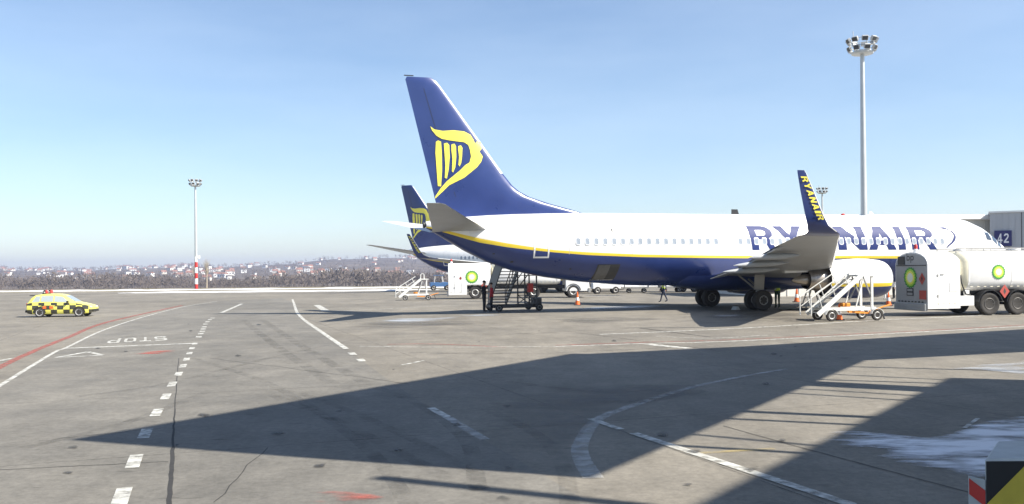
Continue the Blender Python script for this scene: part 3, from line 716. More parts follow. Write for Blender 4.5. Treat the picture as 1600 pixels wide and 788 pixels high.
def make_airliner():
    root = empty('passenger_airliner')
    # fuselage, station by station
    xs = [0, .05, .15, .25, .37, .58, .8, 1.0, 1.23, 1.5, 1.74, 2.1, 2.49, 3.0, 3.49, 4, 4.5, 5.2, 6] + [7 + k for k in range(19)] + [25.75, 26.5, 27.3, 28.06, 28.8, 29.6, 30.5, 31.46, 32.4, 33.3, 34, 34.7, 35.35, 36, 36.5, 37, 37.4, 37.7, 38.02]
    # smooth the table so that the stations carry no kinks
    rings = []
    for x in xs: r, NT, NBm = fus_ring(x); rings.append(r)
    n = len(rings[0])
    def mf(i, k):
        k = k if k < n // 2 else n - 1 - k
        return 0 if k < NT else (1 if k == NT else 2)
    mb = MB(); mb.loft(rings, 0, True, True, True, mf)
    fus = mb.build('fuselage', ['white_paint', 'yellow_paint', 'blue_paint'], root, 50)
    # APU exhaust in the tail cone end
    MB().lathe([(0, .16), (-.10, .17), (-.10, .10), (0.15, .09), (.15, .001)], A(38.06, 0, 4.79), 'x', 14).build('exhaust_pipe', 'dark_metal', root, 40)
    # wing to body fairing
    rg = []
    for x, hw, zb in ((12.6, .6, 1.42), (13.6, 1.45, 1.24), (15, 1.95, 1.08), (17, 2.12, 1.0), (19.5, 2.12, 1.0), (21.5, 2.0, 1.08), (23, 1.5, 1.25), (24.2, .6, 1.42)):
        rg.append([A(x, hw * math.sin(t), 1.95 - (1.95 - zb) * math.cos(t)) for t in [(-math.pi / 2) + math.pi * k / 12 for k in range(13)]])
    mb = MB(); mb.loft(rg, 0, False); mb.build('belly_fairing', 'blue_paint', root, 60)
    # cabin windows, starboard and port share meshes
    wf = MB()
    def rr(w, h, r, n=4):
        return [(sx * (w / 2 - r) + r * math.cos(a), sz * (h / 2 - r) + r * math.sin(a)) for sx, sz, a0 in ((1, 1, 0), (-1, 1, math.pi / 2), (-1, -1, math.pi), (1, -1, 1.5 * math.pi)) for a in [a0 + k * math.pi / 2 / n for k in range(n + 1)]]
    def on_skin(poly, z0, off, mb, x0=16.0):
        return [(px, -(half_y(x0, z0 + pz) + off) + 1.88, pz) for px, pz in poly]
    po, pi_ = rr(.30, .43, .10), rr(.235, .34, .08)
    zw = 3.87
    o_, i_ = on_skin(po, zw, .018, None), on_skin(pi_, zw, .024, None)
    N = len(po); wf.add(o_ + i_, [(k, (k + 1) % N, N + (k + 1) % N, N + k) for k in range(N)])
    wf_proto = wf.build('window', 'window_frame', root, recalc=False)
    gl = MB(); gl.add(on_skin(pi_, zw, .021, None), [tuple(range(N))]); gl_proto = gl.build('pane', 'cabin_pane', wf_proto, recalc=False)
    wx = [30.1 - .512 * k for k in range(47)]
    first = True
    for k, x in enumerate(wx):
        if k in (17, 18): continue
        if first: w = wf_proto; first = False
        else:
            w = wf_proto.copy(); col.objects.link(w); w.parent = root
            p = gl_proto.copy(); col.objects.link(p); p.parent = w
        w.location = A(x, 1.88 - (half_y(16.0, zw) - half_y(x, zw)), zw)
        if x > 27: w.rotation_euler = (0, 0, -math.atan((half_y(x - .3, zw) - half_y(x + .3, zw)) / .6))
    # emergency exits over the wing, service doors, as thin outlines on the skin
    def outline(name, xa, xf, z0, z1, wd, m, off=.010, n=8):
        mb = MB()
        def sk(x, z): return A(x, half_y(x, z) + off, z)
        for (p, q) in (((xa, z0), (xf, z0)), ((xf, z0), (xf, z1)), ((xf, z1), (xa, z1)), ((xa, z1), (xa, z0))):
            pts = [(p[0] + (q[0] - p[0]) * k / n, p[1] + (q[1] - p[1]) * k / n) for k in range(n + 1)]
            dx, dz = q[0] - p[0], q[1] - p[1]; L = math.hypot(dx, dz); nx, nz_ = -dz / L * wd / 2, dx / L * wd / 2; ex, ez = dx / L * wd / 2, dz / L * wd / 2
            pts[0] = (pts[0][0] - ex, pts[0][1] - ez); pts[-1] = (pts[-1][0] + ex, pts[-1][1] + ez)
            mb.loft([[sk(x + nx, z + nz_) for x, z in pts], [sk(x - nx, z - nz_) for x, z in pts]], closed=False)
        return mb.build(name, m, root, recalc=False)
    outline('service_door_outline', 32.50, 31.74, 3.02, 4.75, .085, 'white_paint')
    outline('forward_door_outline', 5.15, 4.35, 2.75, 4.6, .05, 'window_frame')
    outline('emergency_exit_outline', 18.4, 17.9, 3.45, 4.4, .03, 'window_frame')
    # open aft cargo hold: its shaded inside painted as dark sheets on the skin
    def skin_sheet(name, xa, xf, z0, z1, off, m, skew=0.0, n=6):
        mb = MB(); mb.loft([[A(xa + (xf - xa) * u / n + skew * v / n, half_y(xa + (xf - xa) * u / n + skew * v / n, z0 + (z1 - z0) * v / n) + off, z0 + (z1 - z0) * v / n) for u in range(n + 1)] for v in range(n + 1)], closed=False)
        return mb.build(name, m, root, recalc=False)
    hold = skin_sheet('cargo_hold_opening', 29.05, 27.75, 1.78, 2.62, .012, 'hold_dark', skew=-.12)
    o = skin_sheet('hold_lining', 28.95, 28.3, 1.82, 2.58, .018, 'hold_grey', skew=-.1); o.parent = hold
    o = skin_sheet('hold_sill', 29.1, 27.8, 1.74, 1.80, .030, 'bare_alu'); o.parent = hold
    # lettering and harp
    for ch, xa, xf in (('R', 19.70, 18.10), ('Y', 18.02, 16.12), ('A', 16.30, 14.20), ('N', 13.98, 11.95), ('A', 11.88, 9.92), ('I', 9.78, 9.24), ('R', 8.82, 7.02)):
        glyph_on_side(ch, xa - .08, xf - .04, 3.36, 4.75, .18).build('letter', 'letter_blue', root, 60, recalc=False)
    vs_, tr = tess([FHARP]); b = bmesh.new(); bv = [b.verts.new((x, z, 0)) for x, z in vs_]
    for t in tr: b.faces.new([bv[i] for i in t])
    for k in range(1, 14):
        bmesh.ops.bisect_plane(b, geom=list(b.verts) + list(b.edges) + list(b.faces), plane_co=(0, 3.4 + k * .1, 0), plane_no=(0, 1, 0))
        bmesh.ops.bisect_plane(b, geom=list(b.verts) + list(b.edges) + list(b.faces), plane_co=(5.5 + k * .1, 0, 0), plane_no=(1, 0, 0))
    bm_to_mb(b, lambda x, z: A(x - .12, half_y(x - .12, z) + .022, z)).build('harp_emblem', 'letter_blue', root, recalc=False)
    mb = MB()
    for k in range(3):
        xa = 6.62 - k * .2; pts = [(xa - .22 * t, 4.58 - .42 * t + .03 * k) for t in (0, .25, .5, .75, 1)]
        mb.loft([[A(x + .012, half_y(x, z) + .011, z) for x, z in pts], [A(x - .012, half_y(x, z) + .011, z) for x, z in pts]], closed=False)
    mb.build('harp_strings', 'letter_blue', root, recalc=False)
    # cockpit glazing
    for quad in ([(1.62, 4.16), (2.02, 4.40), (2.32, 3.96), (1.95, 3.66)], [(2.36, 4.42), (2.82, 4.46), (2.92, 3.98), (2.42, 3.92)], [(1.22, 3.96), (1.54, 4.14), (1.86, 3.62), (1.52, 3.44)]):
        for s in (1, -1):
            mb = MB(); rows = []
            for v in range(5):
                t = v / 4; a = [quad[0][j] + (quad[3][j] - quad[0][j]) * t for j in (0, 1)]; b = [quad[1][j] + (quad[2][j] - quad[1][j]) * t for j in (0, 1)]
                rows.append([A(a[0] + (b[0] - a[0]) * u / 4, s * (half_y(a[0] + (b[0] - a[0]) * u / 4, a[1] + (b[1] - a[1]) * u / 4) + .015), a[1] + (b[1] - a[1]) * u / 4) for u in range(5)])
            mb.loft(rows, closed=False); mb.build('cockpit_window', 'window_glass', root, recalc=False)
    # fin with dorsal fillet
    zs = [4.9, 5.42, 5.7, 6.0, 6.35, 6.65, 6.97, 7.6, 8.5, 9.52, 10.5, 11.5, 12.2, 12.45, 12.6]
    us = [0, .012, .04, .09, .17, .28, .42, .58, .75, .9, 1.0]; rings = []
    for z in zs:
        le, te = fin_le(z), fin_te(z); te = te - (0.12 if z > 12.5 else 0); r = []
        for u in us: r.append(A(le + (te - le) * u, fin_half(le + (te - le) * u, z) * (0.35 if z > 12.5 else 1), z))
        for u in us[-2:0:-1]: r.append(A(le + (te - le) * u, -fin_half(le + (te - le) * u, z) * (0.35 if z > 12.5 else 1), z))
        rings.append(r)
    nn = len(rings[0])
    mb = MB(); mb.loft(rings, 0, True, True, True, lambda i, k: 1 if (k in (0, 1, nn - 1, nn - 2) and 7 <= i < 13) else 0)
    fin = mb.build('tail_fin', ['blue_paint', 'white_paint'], root, 40)
    def fin_decal(poly, name, m, off, parent):
        for s in (1, -1):
            vs_, tr = tess([poly]); b = bmesh.new(); bv = [b.verts.new((x, z, 0)) for x, z in vs_]
            for t in tr:
                try: b.faces.new([bv[i] for i in t])
                except ValueError: pass
            for k in range(1, 24):
                bmesh.ops.bisect_plane(b, geom=list(b.verts) + list(b.edges) + list(b.faces), plane_co=(0, 6.1 + k * .17, 0), plane_no=(0, 1, 0))
            for k in range(1, 16):
                bmesh.ops.bisect_plane(b, geom=list(b.verts) + list(b.edges) + list(b.faces), plane_co=(34.9 + k * .18, 0, 0), plane_no=(1, 0, 0))
            bm_to_mb(b, lambda x, z: A(x, s * (fin_half(min(x, fin_te(z) - .01), z) + off), z)).build(name, m, parent, recalc=False)
    def grow(poly, d):
        n = len(poly); out = []; ar = sum(poly[i][0] * poly[(i + 1) % n][1] - poly[(i + 1) % n][0] * poly[i][1] for i in range(n)); sg = 1 if ar > 0 else -1
        for i in range(n):
            a, b, c = Vector(poly[i - 1]), Vector(poly[i]), Vector(poly[(i + 1) % n]); t = (c - a)
            if t.length < 1e-6: out.append(poly[i]); continue
            t.normalize(); out.append((b.x + sg * t.y * d, b.y - sg * t.x * d))
        return out
    fin_decal(HARP, 'harp_emblem', 'harp_yellow', .022, fin)
    for q in STRINGS: fin_decal(q, 'harp_string', 'harp_yellow', .022, fin)
    # rudder hinge line and small panel seams
    mb = MB()
    for s in (1, -1):
        a = [(fin_te(z) - 1.15 + (z - 6) * .05, z) for z in (6.3, 7.5, 9, 10.5, 12)]
        mb.loft([[A(x - .012, s * (fin_half(x, z) + .006), z) for x, z in a], [A(x + .012, s * (fin_half(x, z) + .006), z) for x, z in a]], closed=False)
    mb.build('rudder_seam', 'dark_metal', fin, recalc=False)
    MB().box(A(38.85, 0, 12.66), (.5, .05, .05)).build('fin_tip_cap', 'dark_metal', fin)
    # tailplanes
    for s in (1, -1):
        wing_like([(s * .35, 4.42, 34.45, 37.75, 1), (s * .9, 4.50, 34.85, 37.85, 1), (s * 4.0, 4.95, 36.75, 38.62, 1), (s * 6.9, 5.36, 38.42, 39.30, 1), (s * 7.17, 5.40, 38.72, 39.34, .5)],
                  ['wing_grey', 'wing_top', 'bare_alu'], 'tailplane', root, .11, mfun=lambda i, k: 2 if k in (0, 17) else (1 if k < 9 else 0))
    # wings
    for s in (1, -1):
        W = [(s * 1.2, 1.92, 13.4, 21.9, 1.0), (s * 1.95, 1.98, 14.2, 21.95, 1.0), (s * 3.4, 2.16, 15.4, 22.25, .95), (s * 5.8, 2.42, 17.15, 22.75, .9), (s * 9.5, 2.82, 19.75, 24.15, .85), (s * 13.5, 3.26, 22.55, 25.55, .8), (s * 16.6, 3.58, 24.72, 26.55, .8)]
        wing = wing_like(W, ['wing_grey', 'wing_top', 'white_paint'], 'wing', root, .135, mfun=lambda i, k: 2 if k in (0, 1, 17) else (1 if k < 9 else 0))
        # flaps along the trailing edge, a little lowered
        for (ya, yb, xa, xb, za, zb, L) in ((2.1, 5.6, 21.98, 22.68, 1.93, 2.34, .75), (6.1, 10.6, 22.8, 24.50, 2.46, 2.94, .25), (11.0, 13.4, 24.68, 25.50, 3.0, 3.26, .15)):
            MB().add([A(xa - .55, s * ya, za + .10), A(xb - .5, s * yb, zb + .10), A(xb + L * .6, s * yb, zb - .12), A(xa + L * .6, s * ya, za - .14), A(xa - .55, s * ya, za - .02), A(xb - .5, s * yb, zb - .02), A(xb + L * .58, s * yb, zb - .16), A(xa + L * .58, s * ya, za - .18)],
                     [(0, 1, 2, 3), (7, 6, 5, 4), (0, 4, 5, 1), (1, 5, 6, 2), (2, 6, 7, 3), (3, 7, 4, 0)]).build('flap', 'white_paint' if ya < 3 else 'wing_grey', wing)
        # flap track fairings: canoes under the trailing edge
        for (y, xm, zm, L) in ((6.5, 22.2, 2.20, 3.3), (9.0, 23.2, 2.50, 3.0), (12.0, 24.4, 2.82, 2.6)):
            rg = [[A(xm + t * L / 2 * 1.0 + .3, s * (y + .13 * r_ * math.sin(a)), zm + .02 + .15 * r_ * math.cos(a) - .06 * t) for a in [k * math.pi / 5 for k in range(10)]] for t, r_ in ((-1, .05), (-.8, .5), (-.4, .92), (0, 1), (.5, .85), (.8, .5), (1, .05))]
            mb = MB(); mb.loft(rg, 0, True, True, True); mb.build('flap_track_fairing', 'wing_grey', wing, 60)
        # winglet
        WL = [(16.6, 3.58, 24.72, 26.45), (16.95, 3.62, 24.98, 26.50), (17.2, 3.70, 25.28, 26.58), (17.42, 3.93, 25.80, 26.74), (17.55, 4.31, 26.12, 26.93), (17.70, 5.17, 26.63, 27.22), (17.83, 5.84, 27.05, 27.43), (17.85, 5.95, 27.14, 27.45)]
        rg = []
        for j, (y, z, le, te) in enumerate(WL):
            c = te - le; r = []
            dy, dz = WL[min(j + 1, 7)][0] - WL[max(j - 1, 0)][0], WL[min(j + 1, 7)][1] - WL[max(j - 1, 0)][1]; L = math.hypot(dy, dz); ny, nz_ = -dz / L, dy / L    # inner/up normal
            for u in us: h = .10 * c * airfoil(u) * .5; r.append(A(le + u * c, s * (y + ny * h), z + nz_ * h))
            for u in us[-2:0:-1]: h = -.10 * c * airfoil(u) * .5; r.append(A(le + u * c, s * (y + ny * h), z + nz_ * h))
            rg.append(r)
        mb = MB(); mb.loft(rg, 0, True, True, True, lambda i, k: 1 if (k in (0, 1, 19, 18) and i >= 2) else 0)
        wl = mb.build('winglet', ['blue_paint', 'white_paint'], wing, 50)
        # name down the winglet, read from the tip
        word = 'RYANAIR'; wds = [1, 1, 1.05, 1, 1.05, .45, 1]; tot = sum(wds) + .22 * 6; tcur = 0
        za, zb = 5.72, 4.12
        def wpt(tz, v, side):     # tz along the span downwards, v forward across the chord
            z = za + (zb - za) * tz; yy, le, te = interp([(q[1], q[0], q[2], q[3]) for q in WL], z)
            x = le + .33 - v * .27 + .05 * tz
            return A(x, s * (yy + side * (.05 * (te - le) + .012)), z)
        for ch, wdt in zip(word, wds):
            t0, t1 = tcur / tot, (tcur + wdt) / tot; tcur += wdt + .22
            bm_to_mb(glyph_bm(ch, 4), lambda u, v: wpt(t0 + (t1 - t0) * u, v, 1)).build('letter', 'harp_yellow', root, recalc=False)
    # engines
    for s in (1, -1):
        cx, cy, cz = 13.25, s * 4.83, 1.66
        e = MB(); pr = [(0.0, .80), (.05, .92), (.18, 1.0), (.5, 1.08), (1.2, 1.13), (2.2, 1.12), (3.2, 1.04), (3.95, .94)]
        rg = []; nn = 32; zlo, zhi = -.28, -.10
        def nac(r, x, kz=1.0):
            an = [2 * math.pi * k / nn for k in range(nn)]
            return [A(cx + x, cy + r * math.sin(t), cz + r * math.cos(t) * (.93 if math.cos(t) < 0 else 1)) for t in an]
        for x, r in pr: rg.append(nac(r, x))
        def mfe(i, k):
            zc = math.cos(2 * math.pi * (k + .5) / nn)
            if i < 2: return 3
            return 2 if zc < -.42 else (1 if zc < -.20 else 0)
        e.loft(rg, 0, True, False, False, mfe)
        eng = e.build('engine', ['white_paint', 'yellow_paint', 'blue_paint', 'bare_alu'], root, 40)
        i_ = MB(); i_.loft([nac(.80, 0), nac(.76, .15), nac(.78, .7), nac(.78, 1.1)], 0); i_.loft([nac(.78, 1.1), nac(.26, 1.1), nac(.18, .9), nac(.01, .72)], 1)
        i_.build('intake', ['wing_grey', 'dark_metal'], eng, 40)
        f_ = MB()
        for k in range(18):
            a = 2 * math.pi * k / 18
            f_.add([A(cx + 1.0, cy + .24 * math.sin(a), cz + .24 * math.cos(a)), A(cx + 1.05, cy + .24 * math.sin(a + .2), cz + .24 * math.cos(a + .2)), A(cx + 1.08, cy + .77 * math.sin(a + .34), cz + .77 * math.cos(a + .34)), A(cx + .95, cy + .77 * math.sin(a), cz + .77 * math.cos(a))], [(0, 1, 2, 3)])
        f_.build('fan_blades', 'gear_grey', eng, recalc=False)
        c_ = MB(); c_.loft([nac(.94, 3.95), nac(.90, 3.93), nac(.86, 3.5), nac(.70, 3.3)], 1); c_.loft([nac(.72, 3.3), nac(.70, 3.9), nac(.60, 4.5), nac(.52, 4.95)], 0); c_.loft([nac(.52, 4.95), nac(.48, 4.93), nac(.46, 4.6)], 1); c_.loft([nac(.34, 4.6), nac(.30, 5.1), nac(.16, 5.6), nac(.03, 5.8)], 2)
        c_.build('core_cowl', ['engine_metal', 'dark_metal', 'engine_metal'], eng, 40)
        p_ = MB(); p_.loft([[A(cx + x, cy + w * q, z) for (q, z) in ((-1, z0), (-1, z1), (1, z1), (1, z0))] for x, w, z0, z1 in ((.9, .05, 2.5, 2.78), (1.8, .16, 2.5, 2.80), (3.2, .2, 2.4, 2.72), (4.6, .2, 2.1, 2.5), (6.3, .12, 2.05, 2.35))], 0, True, True, True)
        p_.build('pylon', 'white_paint', eng, 40)
    # landing gear
    for s in (1, -1):
        gx, gy = 19.9, s * 2.86
        lg = MB(); lg.tube(A(gx, gy, .58), A(gx, gy * .98, 2.2), .11, .14, 10); lg.tube(A(gx, gy - .42, .57), A(gx, gy + .42, .57), .09, .09, 10); lg.tube(A(gx, gy, 1.25), A(gx + .1, gy - s * 1.2, 1.9), .06, .06, 8); lg.tube(A(gx - .22, gy, .75), A(gx - .12, gy, 1.5), .04, .04, 6); lg.tube(A(gx + .05, gy, 1.1), A(gx + 1.1, gy - s * .3, 2.0), .05, .05, 8)
        leg = lg.build('main_gear', 'gear_grey', root, 40)
        dr = MB(); dr.box(A(gx + .05, gy + s * .22, 1.55), (.62, .03, .85), Matrix.Rotation(R(8) * s, 3, 'X')); dr.build('gear_door', 'gear_grey', leg)
        for d in (-.43, .43): wheel(leg, A(gx, gy + d, .565), .565, .40, rim_m='gear_grey', n=28, hub=.46)
    ng = MB(); ng.tube(A(4.1, 0, .35), A(4.0, 0, 1.7), .07, .09, 8); ng.tube(A(4.1, -.3, .345), A(4.1, .3, .345), .05, .05, 8); ng.tube(A(4.1, 0, .9), A(3.0, 0, 1.6), .05, .05, 6)
    nl = ng.build('nose_gear', 'gear_grey', root, 40)
    for d in (-.2, .2): wheel(nl, A(4.1, d, .345), .345, .2, rim_m='gear_grey', hub=.5)
    for s in (1, -1): MB().box(A(3.5, s * .38, 1.25), (1.3, .03, .5)).build('nose_gear_door', 'white_paint', nl)
    # antennas, beacon, drain mast
    MB().add([A(19.85, .012, 5.48), A(19.35, .012, 5.48), A(19.45, .012, 5.80), A(19.85, .012, 5.80), A(19.85, -.012, 5.48), A(19.35, -.012, 5.48), A(19.45, -.012, 5.80), A(19.85, -.012, 5.80)], [(0, 1, 2, 3), (7, 6, 5, 4), (0, 4, 5, 1), (1, 5, 6, 2), (2, 6, 7, 3), (3, 7, 4, 0)]).build('blade_antenna', 'dark_metal', root)
    MB().lathe([(0, .16), (.06, .15), (.12, .08), (.14, .001)], A(12.2, 0, 5.48), 'z', 10).build('beacon', 'red', root, 60)
    MB().add([A(10.3, .01, 5.48), A(9.9, .01, 5.48), A(10.15, .01, 5.75), A(10.3, .01, 5.75), A(10.3, -.01, 5.48), A(9.9, -.01, 5.48), A(10.15, -.01, 5.75), A(10.3, -.01, 5.75)], [(0, 1, 2, 3), (7, 6, 5, 4), (0, 4, 5, 1), (1, 5, 6, 2), (2, 6, 7, 3), (3, 7, 4, 0)]).build('blade_antenna', 'white_paint', root)
    # small vents and registration marks seen as dark specks
    for xs_ in (6.9, 21.3, 24.1, 27.0, 30.6):     # skin joints round the body
        pts = [z_ for z_ in [3.15 + .2 * j for j in range(12)] if z_ < interp(FUS, xs_)[0] - .1 and z_ > interp(FUS, xs_)[1] + .1]
        mb = MB(); mb.loft([[A(xs_ - .008, half_y(xs_, z_) + .006, z_) for z_ in pts], [A(xs_ + .008, half_y(xs_, z_) + .006, z_) for z_ in pts]], closed=False); mb.build('skin_joint', 'skin_seam', root, recalc=False)
    for (x, z, w, h) in ((28.1, 4.38, .09, .2), (33.6, 2.75, .15, .1), (34.6, 3.2, .12, .06), (30.4, 2.35, .1, .08)):
        skin_sheet('vent', x + w / 2, x - w / 2, z, z + h, .012, 'dark_metal', n=2)
    return root

plane = make_airliner()
plane.location = (13.04, 52.57, 0); plane.rotation_euler = (0, 0, R(16.35))
tag(plane, 'large white and blue airliner with yellow harp tail, tanker parked at its nose', 'airplane', 'blue and white airliners parked on the apron')
plane2 = copy_tree(plane)
plane2.location = (4.50, 98.40, 0); plane2.rotation_euler = (0, 0, R(-24.75))
tag(plane2, 'airliner parked farther off, its fin half hidden behind the near tailplane', 'airplane', 'blue and white airliners parked on the apron')

# ---------------------------------------------------------------- fuel trucks (x forward, y to the left, z up; near side at y = 0, truck reaches to y = 2.5)
def sunburst(fn, R0, parent, name='sunburst_emblem'):
    """green and yellow flower emblem; fn maps flat (u, v) to the panel, layers lie 3 mm apart"""
    root_ = None
    for k, (ro, ri, m, lift) in enumerate(((1.0, .80, 'bp_green', .004), (.84, .66, 'bp_light', .008), (.66, .50, 'bp_yellow', .012), (.46, .34, 'bp_white', .016))):
        n = 18; mb = MB(); vs_ = [fn(0, 0, lift)]
        for j in range(2 * n):
            a = math.pi * j / n; r = (ro if j % 2 == 0 else (ro + ri) / 2 * .98) * R0; vs_.append(fn(r * math.cos(a), r * math.sin(a), lift))
        mb.add(vs_, [(0, 1 + j, 1 + (j + 1) % (2 * n)) for j in range(2 * n)])
        o = mb.build(name if k == 0 else 'emblem_ring', m, parent if k == 0 else root_, recalc=False)
        if k == 0: root_ = o
    return root_

def fuel_truck(name, label, mod0, mod1, tank1, wheels_x, emblem_tank, emblem_box, box_low_end):
    root = empty(name)
    W = 2.5; tz0, tz1 = 1.12, 3.04
    # rear equipment module with an arched roof
    def arch(x, y0, y1, z0, zs, zt, n=10):
        yc = (y0 + y1) / 2; hw = (y1 - y0) / 2
        return [(x, y0, z0)] + [(x, yc - hw * math.cos(math.pi * k / n), zs + (zt - zs) * math.sin(math.pi * k / n)) for k in range(n + 1)] + [(x, y1, z0)]
    low = .36 if box_low_end > mod1 + .1 else 1.20
    mb = MB(); mb.loft([arch(mod0, 0, W, low, 2.45, 3.02), arch(mod1, 0, W, low, 2.45, 3.02)], 0, True, True, True)
    if low > 1: MB().box((mod0 + .78, W / 2, .775), (1.55, W - .01, .85)).build('lower_cabinet', 'truck_white', root)
    module = mb.build('equipment_module', 'truck_white', root, 35)
    # rear door panel, the shade on this end painted as grey, with its frame pieces
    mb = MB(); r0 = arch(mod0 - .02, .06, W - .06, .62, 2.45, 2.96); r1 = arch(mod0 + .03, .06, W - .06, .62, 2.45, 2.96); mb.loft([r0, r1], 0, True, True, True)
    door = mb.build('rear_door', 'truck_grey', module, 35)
    MB().box((mod0 - .03, W / 2, 2.38), (.03, W - .2, .035)).build('door_rail', 'chassis', door)
    MB().box((mod0 - .034, 1.98, 2.62), (.02, .55, .40)).build('dark_hatch', 'hold_dark', door)
    MB().box((mod0 - .06, W / 2, .42), (.16, W - .1, .34)).build('rear_bumper', 'truck_grey', root, bevel=.02)
    for k in range(8): MB().box((mod0 - .04, .35 + k * .26, .66), (.03, .09, .06)).build('marker_light', 'chassis', door)
    mb = MB(); mb.box((mod0 - .036, .33, 1.0), (.02, .5, .42)); mb.build('warning_plate', 'sign_red', door)
    MB().box((mod0 - .036, 1.30, 1.12), (.02, .50, .36)).build('number_plate', 'chassis', door)
    for dz in (-.09, .09): MB().box((mod0 - .047, 1.30, 1.12 + dz), (.006, .40, .11)).build('plate_text', 'truck_grey', door)
    def diamond(fn, s, parent):
        mb = MB(); mb.add([fn(0, s * 1.25, .006), fn(s, 0, .006), fn(0, -s * 1.25, .006), fn(-s, 0, .006)], [(0, 1, 2, 3)]); o = mb.build('hazard_diamond', 'sign_red', parent, recalc=False)
        s2 = s * .55; mb = MB(); mb.add([fn(0, s2 * 1.1, .010), fn(s2 * .5, 0, .010), fn(0, -s2, .010), fn(-s2 * .5, 0, .010)], [(0, 1, 2, 3)]); mb.build('flame_mark', 'hold_dark', o, recalc=False)
    diamond(lambda u, v, l: (mod0 - .03 - l, .38 + u, 1.75 + v), .24, door)
    sunburst(lambda u, v, l: (mod0 - .03 - l, 1.28 + u, 1.80 + v), .52, door)
    for ch, y0 in (('b', 1.55), ('p', 1.25)):
        bm_to_mb(glyph_bm(ch), lambda u, v: (mod0 - .032, y0 - u * .24, 2.62 + v * .34)).build('letter', 'dark_metal', door, recalc=False)
    # handles and placards on the lit side
    MB().box(((mod0 + mod1) / 2 - .1, -.012, 1.95), (.16, .024, .05)).build('handle', 'gear_grey', module)
    MB().box((mod1 - .35, -.008, 1.35), (.42, .012, .40)).build('placard', 'roof_white', module)
    for k in range(4): MB().box((mod1 - .35, -.017, 1.22 + k * .085), (.34, .006, .02)).build('placard_line', 'wing_top', module)
    for k in range(5): MB().box((mod0 + .25 + k * (mod1 - mod0 - .5) / 4, -.006, .60), (.12, .012, .03)).build('reflector', 'truck_cream', module)
    for x in (mod0 + .55, mod0 + 1.1): MB().box((x, -.003, 1.45), (.014, .008, 1.85)).build('door_seam', 'wing_top', module)
    for z in (.95, 1.9): MB().box((mod0 + .5, -.008, z), (.06, .02, .12)).build('hinge', 'gear_grey', module)
    # ladder up the tank front, hose coil and valves behind the module
    ld = MB()
    for y in (.45, .85): ld.tube((tank1 + .06, y, 1.1), (tank1 + .06, y, 3.25), .02)
    for k in range(7): ld.tube((tank1 + .06, .45, 1.3 + k * .27), (tank1 + .06, .85, 1.3 + k * .27), .015)
    ld.build('tank_ladder', 'steps_grey', root)
    hs = MB(); hs.path([(mod1 + .12, .16, 1.9), (mod1 + .16, .10, 1.5), (mod1 + .32, .06, 1.02), (mod1 + .6, .10, .98)], .035); hs.build('delivery_hose', 'chassis', root, 40)
    # beacon on the module roof
    b = MB(); b.lathe([(0, .11), (.14, .10), (.18, .06)], (mod0 + .25, 1.25, 3.0), 'z', 12); be = b.build('beacon_base', 'roof_white', module, 40)
    MB().lathe([(.0, .08), (.16, .08), (.22, .03), (.225, .001)], (mod0 + .25, 1.25, 3.18), 'z', 12).build('beacon_lens', 'red', be, 40)
    # tank: rounded box section with dished ends
    rg = []
    def sec(x, k):
        zc, hy, hz = (tz0 + tz1) / 2, (W / 2 - .02) * k, (tz1 - tz0) / 2 * k; out = []
        for j in range(28):
            a = 2 * math.pi * j / 28; c, s = math.cos(a), math.sin(a); e = .5
            out.append((x, W / 2 + hy * math.copysign(abs(c) ** e, c), zc + hz * math.copysign(abs(s) ** e, s)))
        return out
    for x, k in ((mod1 + .02, .35), (mod1 + .06, .62), (mod1 + .16, .86), (mod1 + .3, .96), (mod1 + .45, 1.0), (tank1 - .45, 1.0), (tank1 - .2, .9), (tank1, .5)): rg.append(sec(x, k))
    mb = MB(); mb.loft(rg, 0, True, True, True, lambda i, k: 1 if i < 4 else 0)
    tank = mb.build('tank', ['truck_white', 'truck_cream'], root, 40)
    for x in [mod1 + .5 + k * (tank1 - mod1 - 1) / 3 for k in range(4)]:
        mb = MB(); a = [tuple(Vector(p) + (Vector(p) - Vector((x, W / 2, 2.08))) * .006) for p in sec(x - .03, 1)]; c = [tuple(Vector(p) + (Vector(p) - Vector((x, W / 2, 2.08))) * .006) for p in sec(x + .03, 1)]
        mb.loft([a, c]); mb.build('tank_band', 'truck_white', tank, recalc=False)
    for k in range(int((tank1 - mod1 - .8) / .35)): MB().box((mod1 + .6 + k * .35, .008, 1.36), (.13, .02, .03)).build('reflector', 'truck_cream', tank)
    mb = MB(); mb.path([(mod1 + .2, .55, 3.16), (tank1 - .2, .55, 3.16)], .022); mb.path([(mod1 + .2, 1.95, 3.16), (tank1 - .2, 1.95, 3.16)], .022)
    for k in range(6):
        x = mod1 + .2 + k * (tank1 - mod1 - .4) / 5
        for y in (.55, 1.95): mb.tube((x, y, 2.95), (x, y, 3.16), .018)
    mb.build('roof_rail', 'steps_grey', tank)
    MB().box(((mod1 + tank1) / 2, W / 2, 3.06), (tank1 - mod1 - 1.0, .5, .05)).build('catwalk', 'steps_grey', tank)
    for x in (mod1 + .9, (mod1 + tank1) / 2, tank1 - .9): MB().lathe([(0, .28), (.09, .28), (.11, .22), (.11, .001)], (x, W / 2, 3.07), 'z', 14).build('manhole_lid', 'roof_white', tank, 40)
    if emblem_tank is not None: sunburst(lambda u, v, l: (emblem_tank[0] + u, .012 - l, emblem_tank[1] + v), .36, tank)
    if emblem_box is not None: sunburst(lambda u, v, l: (emblem_box[0] + u, -.006 - l, emblem_box[1] + v), .56, module)
    if emblem_box is not None: diamond(lambda u, v, l: (emblem_box[0] - .95 + u, -.004 - l, emblem_box[1] - .1 + v), .12, module)
    # side locker behind the module
    if box_low_end > mod1 + .1: MB().box(((mod1 + box_low_end) / 2, .30, .70), (box_low_end - mod1 - .01, .56, .46)).build('side_locker', 'truck_white', root, bevel=.015)
